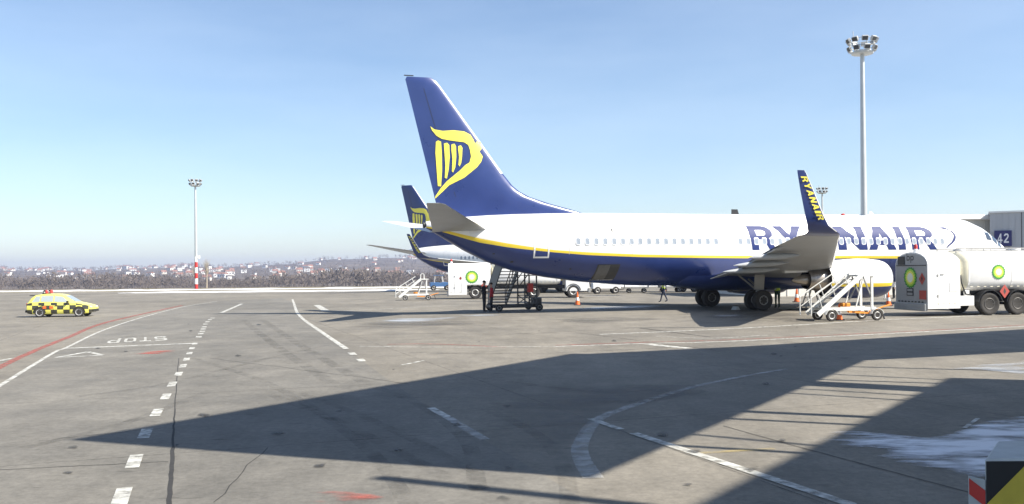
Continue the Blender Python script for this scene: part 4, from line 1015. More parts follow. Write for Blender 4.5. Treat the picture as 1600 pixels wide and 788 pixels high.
    if box_low_end > mod1 + .1: MB().box((box_low_end - .28, .2, 1.06), (.24, .1, .26)).build('control_box', 'roof_white', root, bevel=.01)
    # chassis, axles, wheels, guards
    fr = MB()
    for y in (.75, 1.75): fr.bar((mod0 + .3, y, .95), (tank1 + 2.1, y, .95), .12, .28)
    for x in wheels_x: fr.tube((x, .3, .52), (x, 2.2, .52), .07)
    fr.box(((mod1 + tank1) / 2, 1.25, 1.08), (tank1 - mod1 - .6, 1.5, .10)); fr.build('chassis_frame', 'chassis', root)
    for x in wheels_x:
        for y in (.20, 2.30):
            wheel(root, (x, y, .54), .54, .36, rim_m='hub_dark' if low < 1 else 'rim', n=28, hub=.5)
        for y in (.20, 2.30):
            g_ = MB(); rg = []
            for yy in (y - .22, y + .22):
                rg.append([(x + .64 * math.cos(a), yy, .56 + .64 * math.sin(a)) for a in [R(8) + R(164) * k / 12 for k in range(13)]] + [(x + .61 * math.cos(a), yy, .56 + .61 * math.sin(a)) for a in [R(172) - R(164) * k / 12 for k in range(13)]])
            g_.loft(rg, 0, True, True, True); g_.build('mudguard', 'dark_metal', root, 40)
    mb = MB(); mb.box(((mod0 + (mod1 if low < 1 else -.8)) / 2, 1.6, .44), ((mod1 if low < 1 else -.8) - mod0 - .2, 1.2, .25)); mb.build('pump_housing', 'chassis', root)
    # cab
    c0 = tank1 + .25; prof = [(c0, .55), (c0, 2.75), (c0 + .2, 2.9), (c0 + 1.5, 2.9), (c0 + 1.95, 1.75), (c0 + 2.05, .55)]
    mb = MB(); mb.loft([[(x, y, z) for x, z in prof] for y in (.05, W - .05)], 0, True, True, True)
    cab = mb.build('cab', 'truck_white', root, bevel=.04)
    MB().add([(c0 + 1.56, .25, 2.78), (c0 + 1.56, W - .25, 2.78), (c0 + 1.945, W - .25, 1.82), (c0 + 1.945, .25, 1.82)], [(0, 1, 2, 3)]).build('windscreen', 'window_glass', cab, recalc=False)
    for y in (.035, W - .035): MB().add([(c0 + .5, y, 1.75), (c0 + 1.75, y, 1.75), (c0 + 1.4, y, 2.65), (c0 + .5, y, 2.65)], [(0, 1, 2, 3)]).build('side_window', 'window_glass', cab, recalc=False)
    MB().box((c0 + 2.0, W / 2, .62), (.2, W, .4)).build('front_bumper', 'steps_grey', cab, bevel=.03)
    diamond(lambda u, v, l: (wheels_x[0] + .75 + u, .0 - l, 1.12 + v), .26, root)
    tag(root, label, 'fuel truck', 'white aviation fuel trucks')
    return root
t1 = fuel_truck('fuel_truck', 'white fuel tanker with rear door greyed for shade standing by the airliner nose', -3.25, -1.58, 6.2, (0.0, 1.5, 7.4), (.45, 2.04), None, -.83)
t1.location = (22.47, 42.1, 0); t1.rotation_euler = (0, 0, R(10))
t2 = fuel_truck('fuel_truck', 'white fuel tanker parked behind the dark boarding stairs, emblem on its flat side', -2.25, 1.30, 7.4, (0.0, 4.95, 8.3), None, (-.28, 1.85), 1.30)
t2.location = (-3.1, 75.3, 0); t2.rotation_euler = (0, 0, R(3.5))

# ---------------------------------------------------------------- towable steps with a raised platform (x along the flight)
def towable_steps():
    root = empty('towable_steps')
    for y in (0.0, .95):
        MB().bar((-.55, y, .28), (1.45, y, 1.92), .05, .20).build('stringer', 'steps_white', root)
    for k in range(8):
        t = (k + .5) / 8.3; MB().box((-.55 + 2.0 * t, .475, .28 + 1.64 * t - .02), (.22, .88, .035)).build('step', 'steps_grey', root)
    MB().box((1.75, .475, 1.90), (.72, 1.0, .08)).build('platform', 'steps_white', root, bevel=.01)
    for y in (0.0, .95):
        MB().path([(-.85, y, .25), (-.86, y, 1.00), (-.56, y, 1.22), (.95, y, 2.16)], .024).build('handrail', 'steps_white', root, 40)
        for k in range(3):
            t = .10 + k * .30; MB().tube((-.55 + 2.0 * t, y, .36 + 1.64 * t), (-.74 + 2.0 * t, y, 1.03 + 1.27 * t), .020).build('rail_post', 'steps_white', root, 40)
        MB().path([(-.80, y, .62), (.9, y, 1.78)], .018).build('mid_rail', 'steps_white', root, 40)
    for y in (.05, .90):
        hp = MB(); hp.path([(1.42, y, 1.92), (1.42, y, 2.30), (1.50, y, 2.40), (1.66, y, 2.40), (1.74, y, 2.30), (1.74, y, 1.92)], .022); hp.build('guard_hoop', 'steps_white', root, 40)
        MB().bar((1.95, y, .45), (1.95, y, 1.9), .09, .09).build('support_leg', 'steps_white', root)
        MB().bar((1.55, y, 1.85), (1.95, y, .95), .05, .05).build('brace', 'steps_grey', root)
        MB().bar((1.20, y, .55), (1.55, y, 1.75), .045, .045).build('brace', 'steps_white', root)
    fr = MB()
    for y in (.06, .89): fr.bar((-.30, y, .50), (2.12, y, .50), .07, .14)
    for x in (0, 1.0, 2.05): fr.bar((x, .06, .50), (x, .89, .50), .06, .10)
    fr.build('base_frame', 'steps_white', root)
    ax = MB(); ax.bar((1.15, .06, .36), (2.0, .06, .30), .06, .06); ax.bar((1.3, .89, .36), (2.0, .89, .30), .06, .06); ax.bar((1.1, .45, .36), (2.05, .45, .30), .1, .08); ax.build('steering_frame', 'safety_orange', root)
    MB().box((.95, .48, .66), (.36, .3, .16)).build('hydraulic_unit', 'safety_orange', root, bevel=.02)
    MB().tube((1.15, .48, .85), (1.5, .48, 1.5), .035).build('hydraulic_ram', 'gear_grey', root, 40)
    MB().path([(2.1, .48, .36), (2.75, .48, .55), (3.05, .48, .62)], .035).build('tow_bar', 'safety_orange', root, 40)
    MB().bar((2.62, .48, .52), (2.80, .48, .02), .05, .05).build('parking_stand', 'chassis', root)
    for x in (0.0, 2.08):
        for y in (-.10, 1.05):
            wheel(root, (x, y, .235), .235, .15, n=20, hub=.58)
            g_ = MB(); rg = []
            for yy in (y - .09, y + .09): rg.append([(x + .29 * math.cos(a), yy, .24 + .29 * math.sin(a)) for a in [R(10) + R(160) * k / 8 for k in range(9)]] + [(x + .27 * math.cos(a), yy, .24 + .27 * math.sin(a)) for a in [R(170) - R(160) * k / 8 for k in range(9)]])
            g_.loft(rg, 0, True, True, True); g_.build('mudguard', 'steps_white', root, 40)
    return root
st = towable_steps(); st.location = (13.72, 38.7, 0); st.rotation_euler = (0, 0, R(10)); st.scale = (1.03,) * 3
tag(st, 'white towable steps with orange tow bar standing beside the airliner engine', 'boarding steps', 'white towable steps on the apron')
s2 = copy_tree(st); s2.location = (-8.74, 73.2, 0); s2.rotation_euler = (0, 0, R(8)); s2.scale = (.9, .9, .9)
tag(s2, 'white towable steps standing behind the far tanker rear end', 'boarding steps', 'white towable steps on the apron')

# ---------------------------------------------------------------- dark boarding stairs at the aft port door (local x: along the fuselage, y: away from it)
def boarding_stairs():
    root = empty('boarding_stairs')
    H, run = 2.75, 3.1
    def P(x, t, dz=0): return (x, run * (1 - t), .35 + (H - .35) * t + dz)
    for x in (0.0, 1.05):
        MB().bar(P(x, 0), P(x, 1), .06, .34).build('stringer', 'steps_blue', root)
        mb = MB(); mb.add([P(x - .02, 0, .12), P(x - .02, 1, .12), P(x - .02, 1, 1.0), P(x - .02, 0, 1.0), P(x + .02, 0, .12), P(x + .02, 1, .12), P(x + .02, 1, 1.0), P(x + .02, 0, 1.0)], [(0, 1, 2, 3), (7, 6, 5, 4), (0, 4, 5, 1), (1, 5, 6, 2), (2, 6, 7, 3), (3, 7, 4, 0)])
        mb.build('side_panel', 'steps_blue', root) if x == 0 else MB().path([P(x, 0, .55), P(x, 1, .55)], .025).build('mid_rail', 'steps_dark', root)
        MB().path([P(x, 0, .05), P(x, 0, 1.05), P(x, 1, 1.05)], .03).build('handrail', 'steps_dark', root)
        for k in range(5): MB().tube(P(x, .1 + k * .2, .1), P(x, .1 + k * .2, 1.05), .02).build('rail_post', 'steps_dark', root)
    for k in range(13):
        t = (k + .5) / 13; c = P(.525, t); MB().box((c[0], c[1], c[2]), (1.0, .26, .05)).build('step', 'steps_dark', root)
    MB().box((.75, -.45, H - .02), (1.5, .9, .08)).build('top_platform', 'steps_dark', root)
    # support tower beside the flight
    for (x, y) in ((1.35, .1), (2.05, .1), (1.35, 1.5), (2.05, 1.5)): MB().bar((x, y, .3), (x, y, 2.45 if x < 2 else 2.1), .07, .07).build('support_post', 'steps_dark', root)
    for z in (.9, 1.5, 2.05):
        for y in (.1, 1.5): MB().bar((1.35, y, z), (2.05, y, z), .045, .045).build('cross_bar', 'steps_dark', root)
    for y in (.1, 1.5):
        MB().bar((1.35, y, .4), (2.05, y, .9), .04, .04).build('brace', 'steps_dark', root); MB().bar((2.05, y, .4), (1.35, y, .9), .04, .04).build('brace', 'steps_dark', root)
        MB().bar((1.1, y, 1.55), (1.95, y, 2.6), .05, .05).build('brace', 'steps_dark', root)
    ba = MB(); ba.box((1.15, .8, .28), (2.9, .12, .16)); ba.box((1.15, 2.4, .28), (2.9, .12, .16))
    for x in (-.25, 1.1, 2.5): ba.box((x, 1.6, .28), (.12, 1.6, .14))
    ba.build('base_frame', 'steps_dark', root)
    MB().box((2.28, .9, .55), (.5, .6, .4)).build('engine_box', 'steps_dark', root, bevel=.03)
    for x in (-.05, 2.35):
        for y in (.55, 2.65): wheel(root, (x, y, .22), .22, .16, rim_m='gear_grey', n=18)
    MB().box((1.7, .2, 1.35), (.28, .3, .5)).build('control_cabinet', 'red', root)
    for x in (.3, .8): MB().box((x, 2.75, .2), (.14, .1, .18)).build('foot_lamp', 'rim', root)
    return root
bs = boarding_stairs()
# at the aft port door: 2.1 m to port of the centre line
ax = Vector((math.cos(R(16.35)), math.sin(R(16.35)), 0)); pt = Vector((-math.sin(R(16.35)), math.cos(R(16.35)), 0))
base = Vector((13.04, 52.57, 0)) + ax * (19.7 - 33.35) + pt * 1.75
bs.location = base; bs.rotation_euler = (0, 0, R(16.35))
tag(bs, 'dark mobile boarding stairs rising to the rear door of the near airliner', 'boarding stairs')

# ---------------------------------------------------------------- people
def person(loc, rz, h, top, legs, vest=None, stride=0.0, arms='down', hat=None, label='', skirt=False):
    """one continuous skinned body, then hair; local +x is where the person faces"""
    k = h / 1.75
    hip, kn, an = .92 * k, .49 * k, .07 * k
    V = [(0, 0, hip), (0, 0, 1.12 * k), (.01, 0, 1.36 * k), (.02, 0, 1.47 * k), (.03, 0, 1.58 * k), (.035, 0, 1.67 * k)]
    rad = [.135, .125, .135, .055, .085, .075]
    E = [(0, 1), (1, 2), (2, 3), (3, 4), (4, 5)]
    for s in (1, -1):
        f = stride * s
        b = len(V)
        V += [(0.0, s * .09, hip - .06 * k), (f * .22 + .02, s * .10, kn), (f * .42 - (.04 if f < 0 else 0), s * .10, an + (.04 if f < 0 else 0)), (f * .42 + .15, s * .11, .035 * k)]
        rad += [.095, .062, .045, .038]; E += [(0, b), (b, b + 1), (b + 1, b + 2), (b + 2, b + 3)]
        b = len(V)
        if arms == 'down': el, wr, ha = (-.03 - f * .12, s * .25, 1.10 * k), (.05 - f * .22, s * .26, .88 * k), (.07 - f * .24, s * .26, .80 * k)
        elif arms == 'fold': el, wr, ha = (-.02, s * .25, 1.12 * k), (.22, s * .12, 1.10 * k), (.28, s * .06, 1.12 * k)
        else: el, wr, ha = (.12, s * .24, 1.30 * k), (.30, s * .20, 1.52 * k), (.33, s * .19, 1.60 * k)
        V += [(0.0, s * .185, 1.38 * k), el, wr, ha]; rad += [.07, .048, .036, .034]
        E += [(2, b), (b, b + 1), (b + 1, b + 2), (b + 2, b + 3)]
    me = bpy.data.meshes.new('person'); me.from_pydata(V, E, [])
    o = bpy.data.objects.new('person', me); col.objects.link(o)
    sk = o.modifiers.new('skin', 'SKIN'); sk.use_smooth_shade = True
    ss = o.modifiers.new('sub', 'SUBSURF'); ss.levels = 1; ss.render_levels = 1
    for i, r in enumerate(rad):
        d = me.skin_vertices[0].data[i]; d.radius = (r * k, r * k * (1.25 if i in (0, 1, 2) else 1)) if i in (0, 1, 2) else (r * k, r * k); d.use_root = (i == 0)
    dg = bpy.context.evaluated_depsgraph_get(); ev = o.evaluated_get(dg)
    m2 = bpy.data.meshes.new_from_object(ev); o.modifiers.clear(); o.data = m2; bpy.data.meshes.remove(me)
    mats_ = [top, legs, 'skin', vest or top, 'black', 'reflective']; m2.materials.clear()
    for q in mats_: m2.materials.append(M[q])
    hands = [Vector(V[9 + 0]) for _ in ()]
    hp = [Vector(V[i]) for i in (13, 21)] if len(V) > 21 else []
    bm = bmesh.new(); bm.from_mesh(m2)
    hv = [Vector(V[9 + 4]), Vector(V[9 + 8 + 4])] if False else [Vector(V[13]), Vector(V[21])]
    for f in bm.faces:
        c = f.calc_center_median(); f.smooth = True
        if min((c - q).length for q in hv) < .075 * k: mi = 2
        elif c.z > 1.45 * k and math.hypot(c.x, c.y) < .16 * k: mi = 2
        elif c.z < .075 * k: mi = 4
        elif c.z < (.90 if not skirt else .62) * k and abs(c.y) < .21 * k: mi = 1
        elif vest and .98 * k < c.z < 1.42 * k and abs(c.y) < .20 * k: mi = 5 if abs(c.z - 1.10 * k) < .03 else 3
        else: mi = 0
        f.material_index = mi
    # fingers, nose and ears
    def tube_bm(a, b_, r0, r1, mi):
        mb_ = MB().tube(a, b_, r0, r1, 6); vv = [bm.verts.new(p) for p in mb_.v]
        for f in mb_.f: nf = bm.faces.new([vv[i] for i in f]); nf.material_index = mi; nf.smooth = True
    for i, s in ((13, 1), (21, -1)):
        q = Vector(V[i]); d = (q - Vector(V[i - 1])).normalized(); w = d.orthogonal().normalized()
        for j, L in enumerate((.055, .075, .08, .072)):
            a = q + w * (.026 - .017 * j); mid = a + d * L * .6; tube_bm(a, mid, .010, .009, 2); tube_bm(mid, mid + d * L * .4 + Vector((.012, -s * .012, 0)), .009, .006, 2)
        tube_bm(q - d * .02 + w * .03, q + w * .062 + d * .03, .011, .008, 2)
    hd = Vector((.035, 0, 1.63 * k)); tube_bm(hd + Vector((.07, 0, .0)), hd + Vector((.105, 0, -.025)), .010, .016, 2)
    for s in (1, -1):
        tube_bm(hd + Vector((-.005, s * .078, -.03)), hd + Vector((-.005, s * .086, .03)), .014, .016, 2)
        tube_bm(hd + Vector((.078, s * .032, .012)), hd + Vector((.090, s * .032, .012)), .010, .008, 4)
    tube_bm(hd + Vector((.074, -.025, -.058)), hd + Vector((.074, .025, -.058)), .007, .007, 4)
    bm.to_mesh(m2); bm.free()
    # hair or cap
    hm = MB(); rg = []
    for t, r in ((-.1, .088), (.25, .098), (.55, .088), (.8, .062), (.98, .015)):
        rg.append([(hd.x - .018 + r * k * math.cos(a) * 1.05, r * k * math.sin(a), hd.z + .015 + t * .125 * k) for a in [2 * math.pi * j / 12 for j in range(12)]])
    hm.loft(rg, 0, True, True, True); hm.build('hair' if not hat else 'cap', 'hair' if not hat else hat, o, 60)
    o.location = loc; o.rotation_euler = (0, 0, rz); o.name = 'person'
    tag(o, label, 'person')
    return o
person((-1.62, 51.4, 0), R(-20), 1.78, 'cloth_dark', 'cloth_dark', arms='fold', label='person in dark coat with folded arms at the foot of the dark stairs')
person((-1.18, 51.2, 0), R(170), 1.66, 'cloth_red', 'cloth_dark', arms='down', label='person in red jacket facing the dark coated person by the stairs')
person((10.8, 63.9, 0), R(185), 1.78, 'cloth_navy', 'cloth_navy', vest='hivis', stride=.62, label='person in yellow vest walking behind the airliner belly')
person((15.45, 52.2, 0), R(100), 1.82, 'cloth_green', 'cloth_green', vest='hivis', arms='up', label='person in green work clothes reaching up under the airliner wing')
person((26.9, 64.5, 0), R(200), 1.75, 'cloth_white', 'cloth_white', arms='fold', hat='cloth_dark', label='person in white overalls standing beyond the engine intake')
person((27.9, 65.5, 0), R(180), 1.72, 'cloth_white', 'cloth_dark', arms='down', label='person in white top and dark trousers beyond the engine intake')

# ---------------------------------------------------------------- cones
def make_cone(bands=True):
    root = empty('traffic_cone')
    MB().box((0, 0, .025), (.42, .42, .05)).build('cone_base', 'chassis', root, bevel=.01)
    MB().lathe([(.05, .165), (.30, .115), (.50, .083), (.85, .03), (.86, .001)], (0, 0, 0), 'z', 16).build('cone_body', 'orange', root, 40)
    MB().lathe([(.295, .118), (.505, .084)], (0, 0, 0), 'z', 16).build('cone_band', 'reflective', root, 40)
    return root
cn = make_cone()
for i, (p, lab, sc) in enumerate((((4.32, 59.4), 'orange and white traffic cone standing behind the airliner belly', 1.05), ((22.5, 53.6), 'tall orange and white cone between the white steps and the tanker', 1.0), ((19.3, 60.8), 'cone standing in shade behind the airliner engine', 1.1), ((14.35, 39.35), 'orange cone standing under the white towable steps', .85))):
    c = cn if i == 0 else copy_tree(cn)
    c.location = (p[0], p[1], 0); c.scale = (sc, sc, sc); tag(c, lab, 'cone', 'traffic cones around the airliner')

# ---------------------------------------------------------------- trestle, hose, chocks
r_ = empty('stepladder', (16.9, 50.1, 0), R(12))
for x0, x1, nm in ((-.55, 0, 'ladder_leg'), (.65, .12, 'ladder_leg')):
    for y in (0, .5): MB().bar((x0, y, .02), (x1, y + (.25 - y) * .3, 1.62), .07, .05).build(nm, 'steps_white', r_)
for k in range(4):
    t = .2 + k * .2; MB().bar((-.55 + .55 * t, .03, 1.6 * t), (-.55 + .55 * t, .47, 1.6 * t), .08, .03).build('rung', 'steps_grey', r_)
MB().box((.06, .25, 1.63), (.34, .4, .05)).build('ladder_top', 'steps_white', r_)
tag(r_, 'light grey stepladder standing behind the engine exhaust', 'ladder')
hose = MB(); pts = [Vector((15.0, 50.4, .06)), Vector((16.2, 50.0, .06)), Vector((17.6, 49.8, .06)), Vector((19.2, 49.9, .06)), Vector((20.8, 49.4, .06)), Vector((22.4, 48.2, .06)), Vector((23.0, 46.0, .06)), Vector((22.6, 44.8, .3)), Vector((22.4, 44.3, .8))]
hose.path([Vector((p.x, p.y, 0)) + Vector((0, 0, .06)) for p in smooth_path(pts[:7])] + pts[7:], .05, 8)
tag(hose.build('fuel_hose', 'steps_grey', smooth=60), 'grey fuel hose lying on the concrete beside the engine', 'hose')
for (x, y, rz) in ((12.55, 50.35, 16), (14.3, 50.9, 16)):
    w = MB(); w.loft([[(-.16, yy, 0), (.16, yy, 0), (.04, yy, .2), (-.04, yy, .2)] for yy in (-.25, .25)], 0, True, True, True)
    o = w.build('wheel_chock', 'rim', bevel=.01); o.location = (x, y, .002); o.rotation_euler = (0, 0, R(rz)); tag(o, 'pale wheel chock on the ground at the airliner main wheels', 'chock', 'chocks at the main wheels')

# ---------------------------------------------------------------- baggage tractors and carts beyond the airliner
def tractor():
    root = empty('baggage_tractor')
    mb = MB(); mb.loft([[(x, y, z) for x, z in ((-1.3, .45), (-1.3, 1.0), (-.2, 1.0), (-.1, .95), (.2, .95), (.35, 1.05), (1.3, .95), (1.35, .45))] for y in (-.6, .6)], 0, True, True, True)
    mb.build('body', 'truck_white', root, bevel=.04)
    MB().box((-.25, 0, 1.02), (.5, .9, .18)).build('seat', 'chassis', root, bevel=.03)
    for x in (-.75, .35):
        for y in (-.52, .52): MB().bar((x, y, 1.0), (x + (.1 if x < 0 else -.1), y, 1.85), .05, .05).build('cab_post', 'truck_white', root)
    MB().box((-.2, 0, 1.88), (1.3, 1.2, .07)).build('cab_roof', 'truck_white', root, bevel=.02)
    MB().tube((.3, .1, 1.0), (.1, .1, 1.25), .02).tube((.06, .1, 1.22), (.12, .1, 1.27), .16, .16, 12).build('steering_wheel', 'chassis', root, 40)
    MB().box((1.37, 0, .6), (.06, 1.0, .2)).build('bumper', 'chassis', root)
    for y in (-.4, .4): MB().lathe([(0, .08), (.03, .07)], (1.34, y, .82), 'x', 10).build('headlight', 'reflective', root)
    for x in (-.85, .85):
        for y in (-.56, .56): wheel(root, (x, y, .33), .33, .22, n=20)
    return root
tr1 = tractor(); tr1.location = (9.2, 88.3, 0); tr1.rotation_euler = (0, 0, R(5)); tr1.scale = (1.05,) * 3
tag(tr1, 'white baggage tractor coupled near the flat carts behind the airliner', 'tractor', 'baggage tractors beyond the airliner')
tr2 = copy_tree(tr1); tr2.location = (18.4, 92.5, 0); tr2.rotation_euler = (0, 0, R(183))
tag(tr2, 'white baggage tractor seen behind the airliner main wheels', 'tractor', 'baggage tractors beyond the airliner')
def cart():
    root = empty('baggage_cart')
    MB().box((0, 0, .52), (2.4, 1.3, .10)).build('deck', 'steps_grey', root, bevel=.01)
    mb = MB()
    for x in (-1.17, 1.17): mb.box((x, 0, .80), (.05, 1.3, .5))
    mb.build('end_panel', 'steps_grey', root)
    for x in (-.75, .75):
        for y in (-.5, .5): wheel(root, (x, y, .24), .24, .14, n=16)
    MB().path([(1.2, 0, .42), (2.1, 0, .32)], .035).build('drawbar', 'chassis', root)
    return root
ct = cart(); ct.location = (12.4, 89.5, 0); ct.rotation_euler = (0, 0, R(176))
tag(ct, 'grey flat baggage cart standing empty behind the airliner', 'cart', 'baggage carts beyond the airliner')
ct2 = copy_tree(ct); ct2.location = (16.2, 91.5, 0); ct2.rotation_euler = (0, 0, R(4)); tag(ct2, 'grey flat baggage cart beside the tractor at the airliner wheels', 'cart', 'baggage carts beyond the airliner')
bv = tractor(); bv.location = (-9.0, 112, 0); bv.rotation_euler = (0, 0, R(10)); bv.name = 'ground_tractor'
for ch in bv.children:
    if ch.name.startswith('body') or ch.name.startswith('cab_roof'): ch.data.materials[0] = M['vest_blue']
tag(bv, 'small blue tractor standing by the snow bank beyond the far tanker', 'tractor')

# ---------------------------------------------------------------- chequered airport car
def car():
    root = empty('airport_car')
    W = .78
    # stations along the length: x, half width low, z bottom, z belt, z roof, half width roof
    prof = [(-1.98, .62, .38, .78, .80, .58), (-1.92, .74, .26, .84, .90, .62), (-1.72, .78, .20, .90, 1.22, .58), (-1.45, .80, .19, .92, 1.40, .58), (-.9, .81, .19, .92, 1.46, .60), (-.2, .81, .19, .91, 1.45, .60), (.25, .81, .19, .90, 1.36, .60), (.62, .81, .19, .88, 1.14, .60), (.95, .80, .19, .87, .92, .66), (1.35, .79, .20, .80, .83, .66), (1.72, .74, .24, .70, .73, .58), (1.92, .62, .32, .58, .60, .48)]
    rings = []
    for x, hw, zb, zt, zr, hr in prof:
        rings.append([(x, -hw * .9, zb), (x, -hw, zb + .14), (x, -hw, (zb + zt) / 2 + .05), (x, -hw * .97, zt), (x, -hr, zr - .04), (x, -hr * .8, zr), (x, hr * .8, zr), (x, hr, zr - .04), (x, hw * .97, zt), (x, hw, (zb + zt) / 2 + .05), (x, hw, zb + .14), (x, hw * .9, zb)])
    mb = MB(); mb.loft(rings, 0, True, True, True, lambda i, k: 1 if 3 <= k <= 7 else 0)
    mb.build('body', ['chequer', 'car_yellow'], root, 38)
    def sheet(name, quads, m, lift=.012):
        mb = MB()
        for q in quads: mb.add(q, [(0, 1, 2, 3)])
        return mb.build(name, m, root, recalc=False)
    def side_pt(x, t, s, off=.012):
        p = interp([(a[0],) + a[1:] for a in prof], x); hw, zb, zt, zr, hr = p
        return (x, s * (hw * .97 + (hr - hw * .97) * t + off), zt + (zr - .04 - zt) * t)
    for s in (1, -1):
        for (xa, xb, xc, xd) in ((-1.62, -1.15, -1.15, -1.40), (-1.08, -.36, -.36, -1.08), (-.28, .62, .20, -.28)):
            sheet('side_window', [[side_pt(xa, .12, s), side_pt(xb, .12, s), side_pt(xc, .86, s), side_pt(xd, .86, s)]], 'car_glass')
        sheet('door_seam', [[(x0, s * .826, z0), (x0 + .015, s * .826, z0), (x0 + .015, s * .826, z1), (x0, s * .826, z1)] for x0, z0, z1 in ((-1.1, .3, .85), (-.33, .25, .85), (.66, .25, .82))], 'car_black')
        for x in (-.95, -.15): MB().box((x, s * .825, .74), (.16, .03, .03)).build('door_handle', 'car_black', root)
        MB().box((.55, s * .90, .96), (.12, .16, .12)).build('wing_mirror', 'car_black', root, bevel=.02)
        MB().box((1.80, s * .50, .60), (.14, .22, .12), Matrix.Rotation(-.3 * s, 3, 'Z')).build('headlight', 'reflective', root, bevel=.03)
        MB().box((-1.93, s * .60, .78), (.08, .16, .22)).build('tail_light', 'red', root, bevel=.02)
        for x in (-1.15, 1.18):
            a = MB(); rg = [[(x + .37 * math.cos(t), s * yy, .30 + .37 * math.sin(t)) for t in [R(-5) + R(190) * k / 14 for k in range(15)]] + [(x + .30 * math.cos(t), s * yy, .30 + .30 * math.sin(t)) for t in [R(185) - R(190) * k / 14 for k in range(15)]] for yy in (.70, .822)]
            a.loft(rg, 0, True, True, True); a.build('wheel_arch', 'car_black', root, 40)
            wheel(root, (x, s * .74, .30), .30, .2, n=22, hub=.68)
        # orange warning letters on the rear door
        for x in (-.85, -.45): MB().box((x, s * .826, .62), (.2, .012, .16)).build('warning_mark', 'orange', root)
    p0 = lambda x, f: interp(prof, x)
    def top_pt(x, y): return (x, y, interp(prof, x)[3] + .012)
    sheet('windscreen', [[top_pt(.30, -.50), top_pt(.92, -.56), top_pt(.92, .56), top_pt(.30, .50)]], 'car_glass')
    sheet('rear_window', [[top_pt(-1.88, -.5), top_pt(-1.5, -.48), top_pt(-1.5, .48), top_pt(-1.88, .5)]], 'car_glass')
    MB().box((-1.70, 0, 1.36), (.28, 1.0, .05)).build('roof_spoiler', 'car_black', root, bevel=.015)
    MB().box((1.93, 0, .38), (.1, 1.1, .14)).build('front_grille', 'car_black', root, bevel=.02)
    MB().box((-2.0, 0, .38), (.12, 1.3, .16)).build('rear_bumper', 'car_black', root, bevel=.03)
    MB().box((-1.0, 0, 1.49), (.16, 1.0, .06)).build('roof_bar', 'car_black', root, bevel=.01)
    MB().box((-1.10, 0, 1.58), (.14, .70, .22)).build('roof_sign', 'roof_white', root, bevel=.02)
    for y in (-.42, .42):
        MB().lathe([(0, .09), (.15, .09), (.2, .05), (.205, .001)], (-.85, y, 1.50), 'z', 12).build('beacon', 'red', root, 40)
        MB().lathe([(0, .085), (.10, .085)], (-.95, y, 1.60), 'z', 12).build('beacon_base', 'dark_metal', root, 40)
    return root
cr = car(); cr.location = (-25.3, 50.5, 0); cr.rotation_euler = (0, 0, R(8)); cr.scale = (.885, .885, .885)
tag(cr, 'yellow and black chequered airport car with red roof beacons on the apron', 'car')

# ---------------------------------------------------------------- floodlight masts
def mast(bands):
    root = empty('floodlight_mast')
    H = 20.2
    MB().lathe([(-.1, .32), (0, .30), (6, .26), (H, .17)], (0, 0, 0), 'z', 14).build('pole', 'mast_steel', root, 50)
    MB().lathe([(-.05, .55), (.12, .55), (.13, .3)], (0, 0, 0), 'z', 12).build('foundation', 'block_concrete', root, 40)
    if bands:
        for k in range(6):
            MB().lathe([(.4 + k * 1.05, .315 - k * .006), (.4 + (k + 1) * 1.05, .31 - k * .006)], (0, 0, 0), 'z', 14).build('red_band' if k % 2 == 0 else 'white_band', 'red' if k % 2 == 0 else 'roof_white', root, 50)
        MB().box((.45, 0, 6.6), (.5, .4, .6)).build('junction_box', 'roof_white', root)
    pl = MB(); pl.lathe([(H - .15, .85), (H - .05, .9), (H, .9), (H, .2)], (0, 0, 0), 'z', 18)
    for k in range(8):
        a = k * math.pi / 4; pl.tube((.9 * math.cos(a), .9 * math.sin(a), H), (1.0 * math.cos(a), 1.0 * math.sin(a), H + 1.05), .03)
    for z, r in ((H + .45, .95), (H + 1.05, 1.0)):
        ring = [(r * math.cos(t), r * math.sin(t), z) for t in [2 * math.pi * k / 16 for k in range(17)]]; pl.path(ring, .03)
    pl.build('head_frame', 'mast_steel', root, 40)
    MB().tube((-.7, 0, H + .9), (-.75, 0, H + 1.75), .03).build('lightning_rod', 'mast_steel', root)
    for lev, z, n, r in ((0, H + .28, 8, 1.05), (1, H + .95, 9, 1.12)):
        for k in range(n):
            a = 2 * math.pi * (k + .5 * lev) / n; rot = Matrix.Rotation(a, 3, 'Z') @ Matrix.Rotation(R(28), 3, 'Y')
            c = Vector((r * math.cos(a), r * math.sin(a), z))
            f = MB().box(c, (.22, .50, .40), rot).build('floodlight', 'lamp_body', root, bevel=.03)
            MB().box(c + rot @ Vector((.118, 0, 0)), (.012, .42, .32), rot).build('lens', 'lamp_glass', f)
    return root
mA = mast(False); mA.location = (29.3, 74.5, 0); tag(mA, 'tall steel floodlight mast rising behind the front of the near airliner', 'light mast', 'floodlight masts round the apron')
mB = mast(True); mB.location = (-60.1, 170.5, -1.0); tag(mB, 'floodlight mast with red and white banded foot by the snow banks', 'light mast', 'floodlight masts round the apron')
mC = copy_tree(mA); mC.location = (69.4, 200, -1.1); tag(mC, 'distant floodlight mast whose lamps show beside the near winglet', 'light mast', 'floodlight masts round the apron')

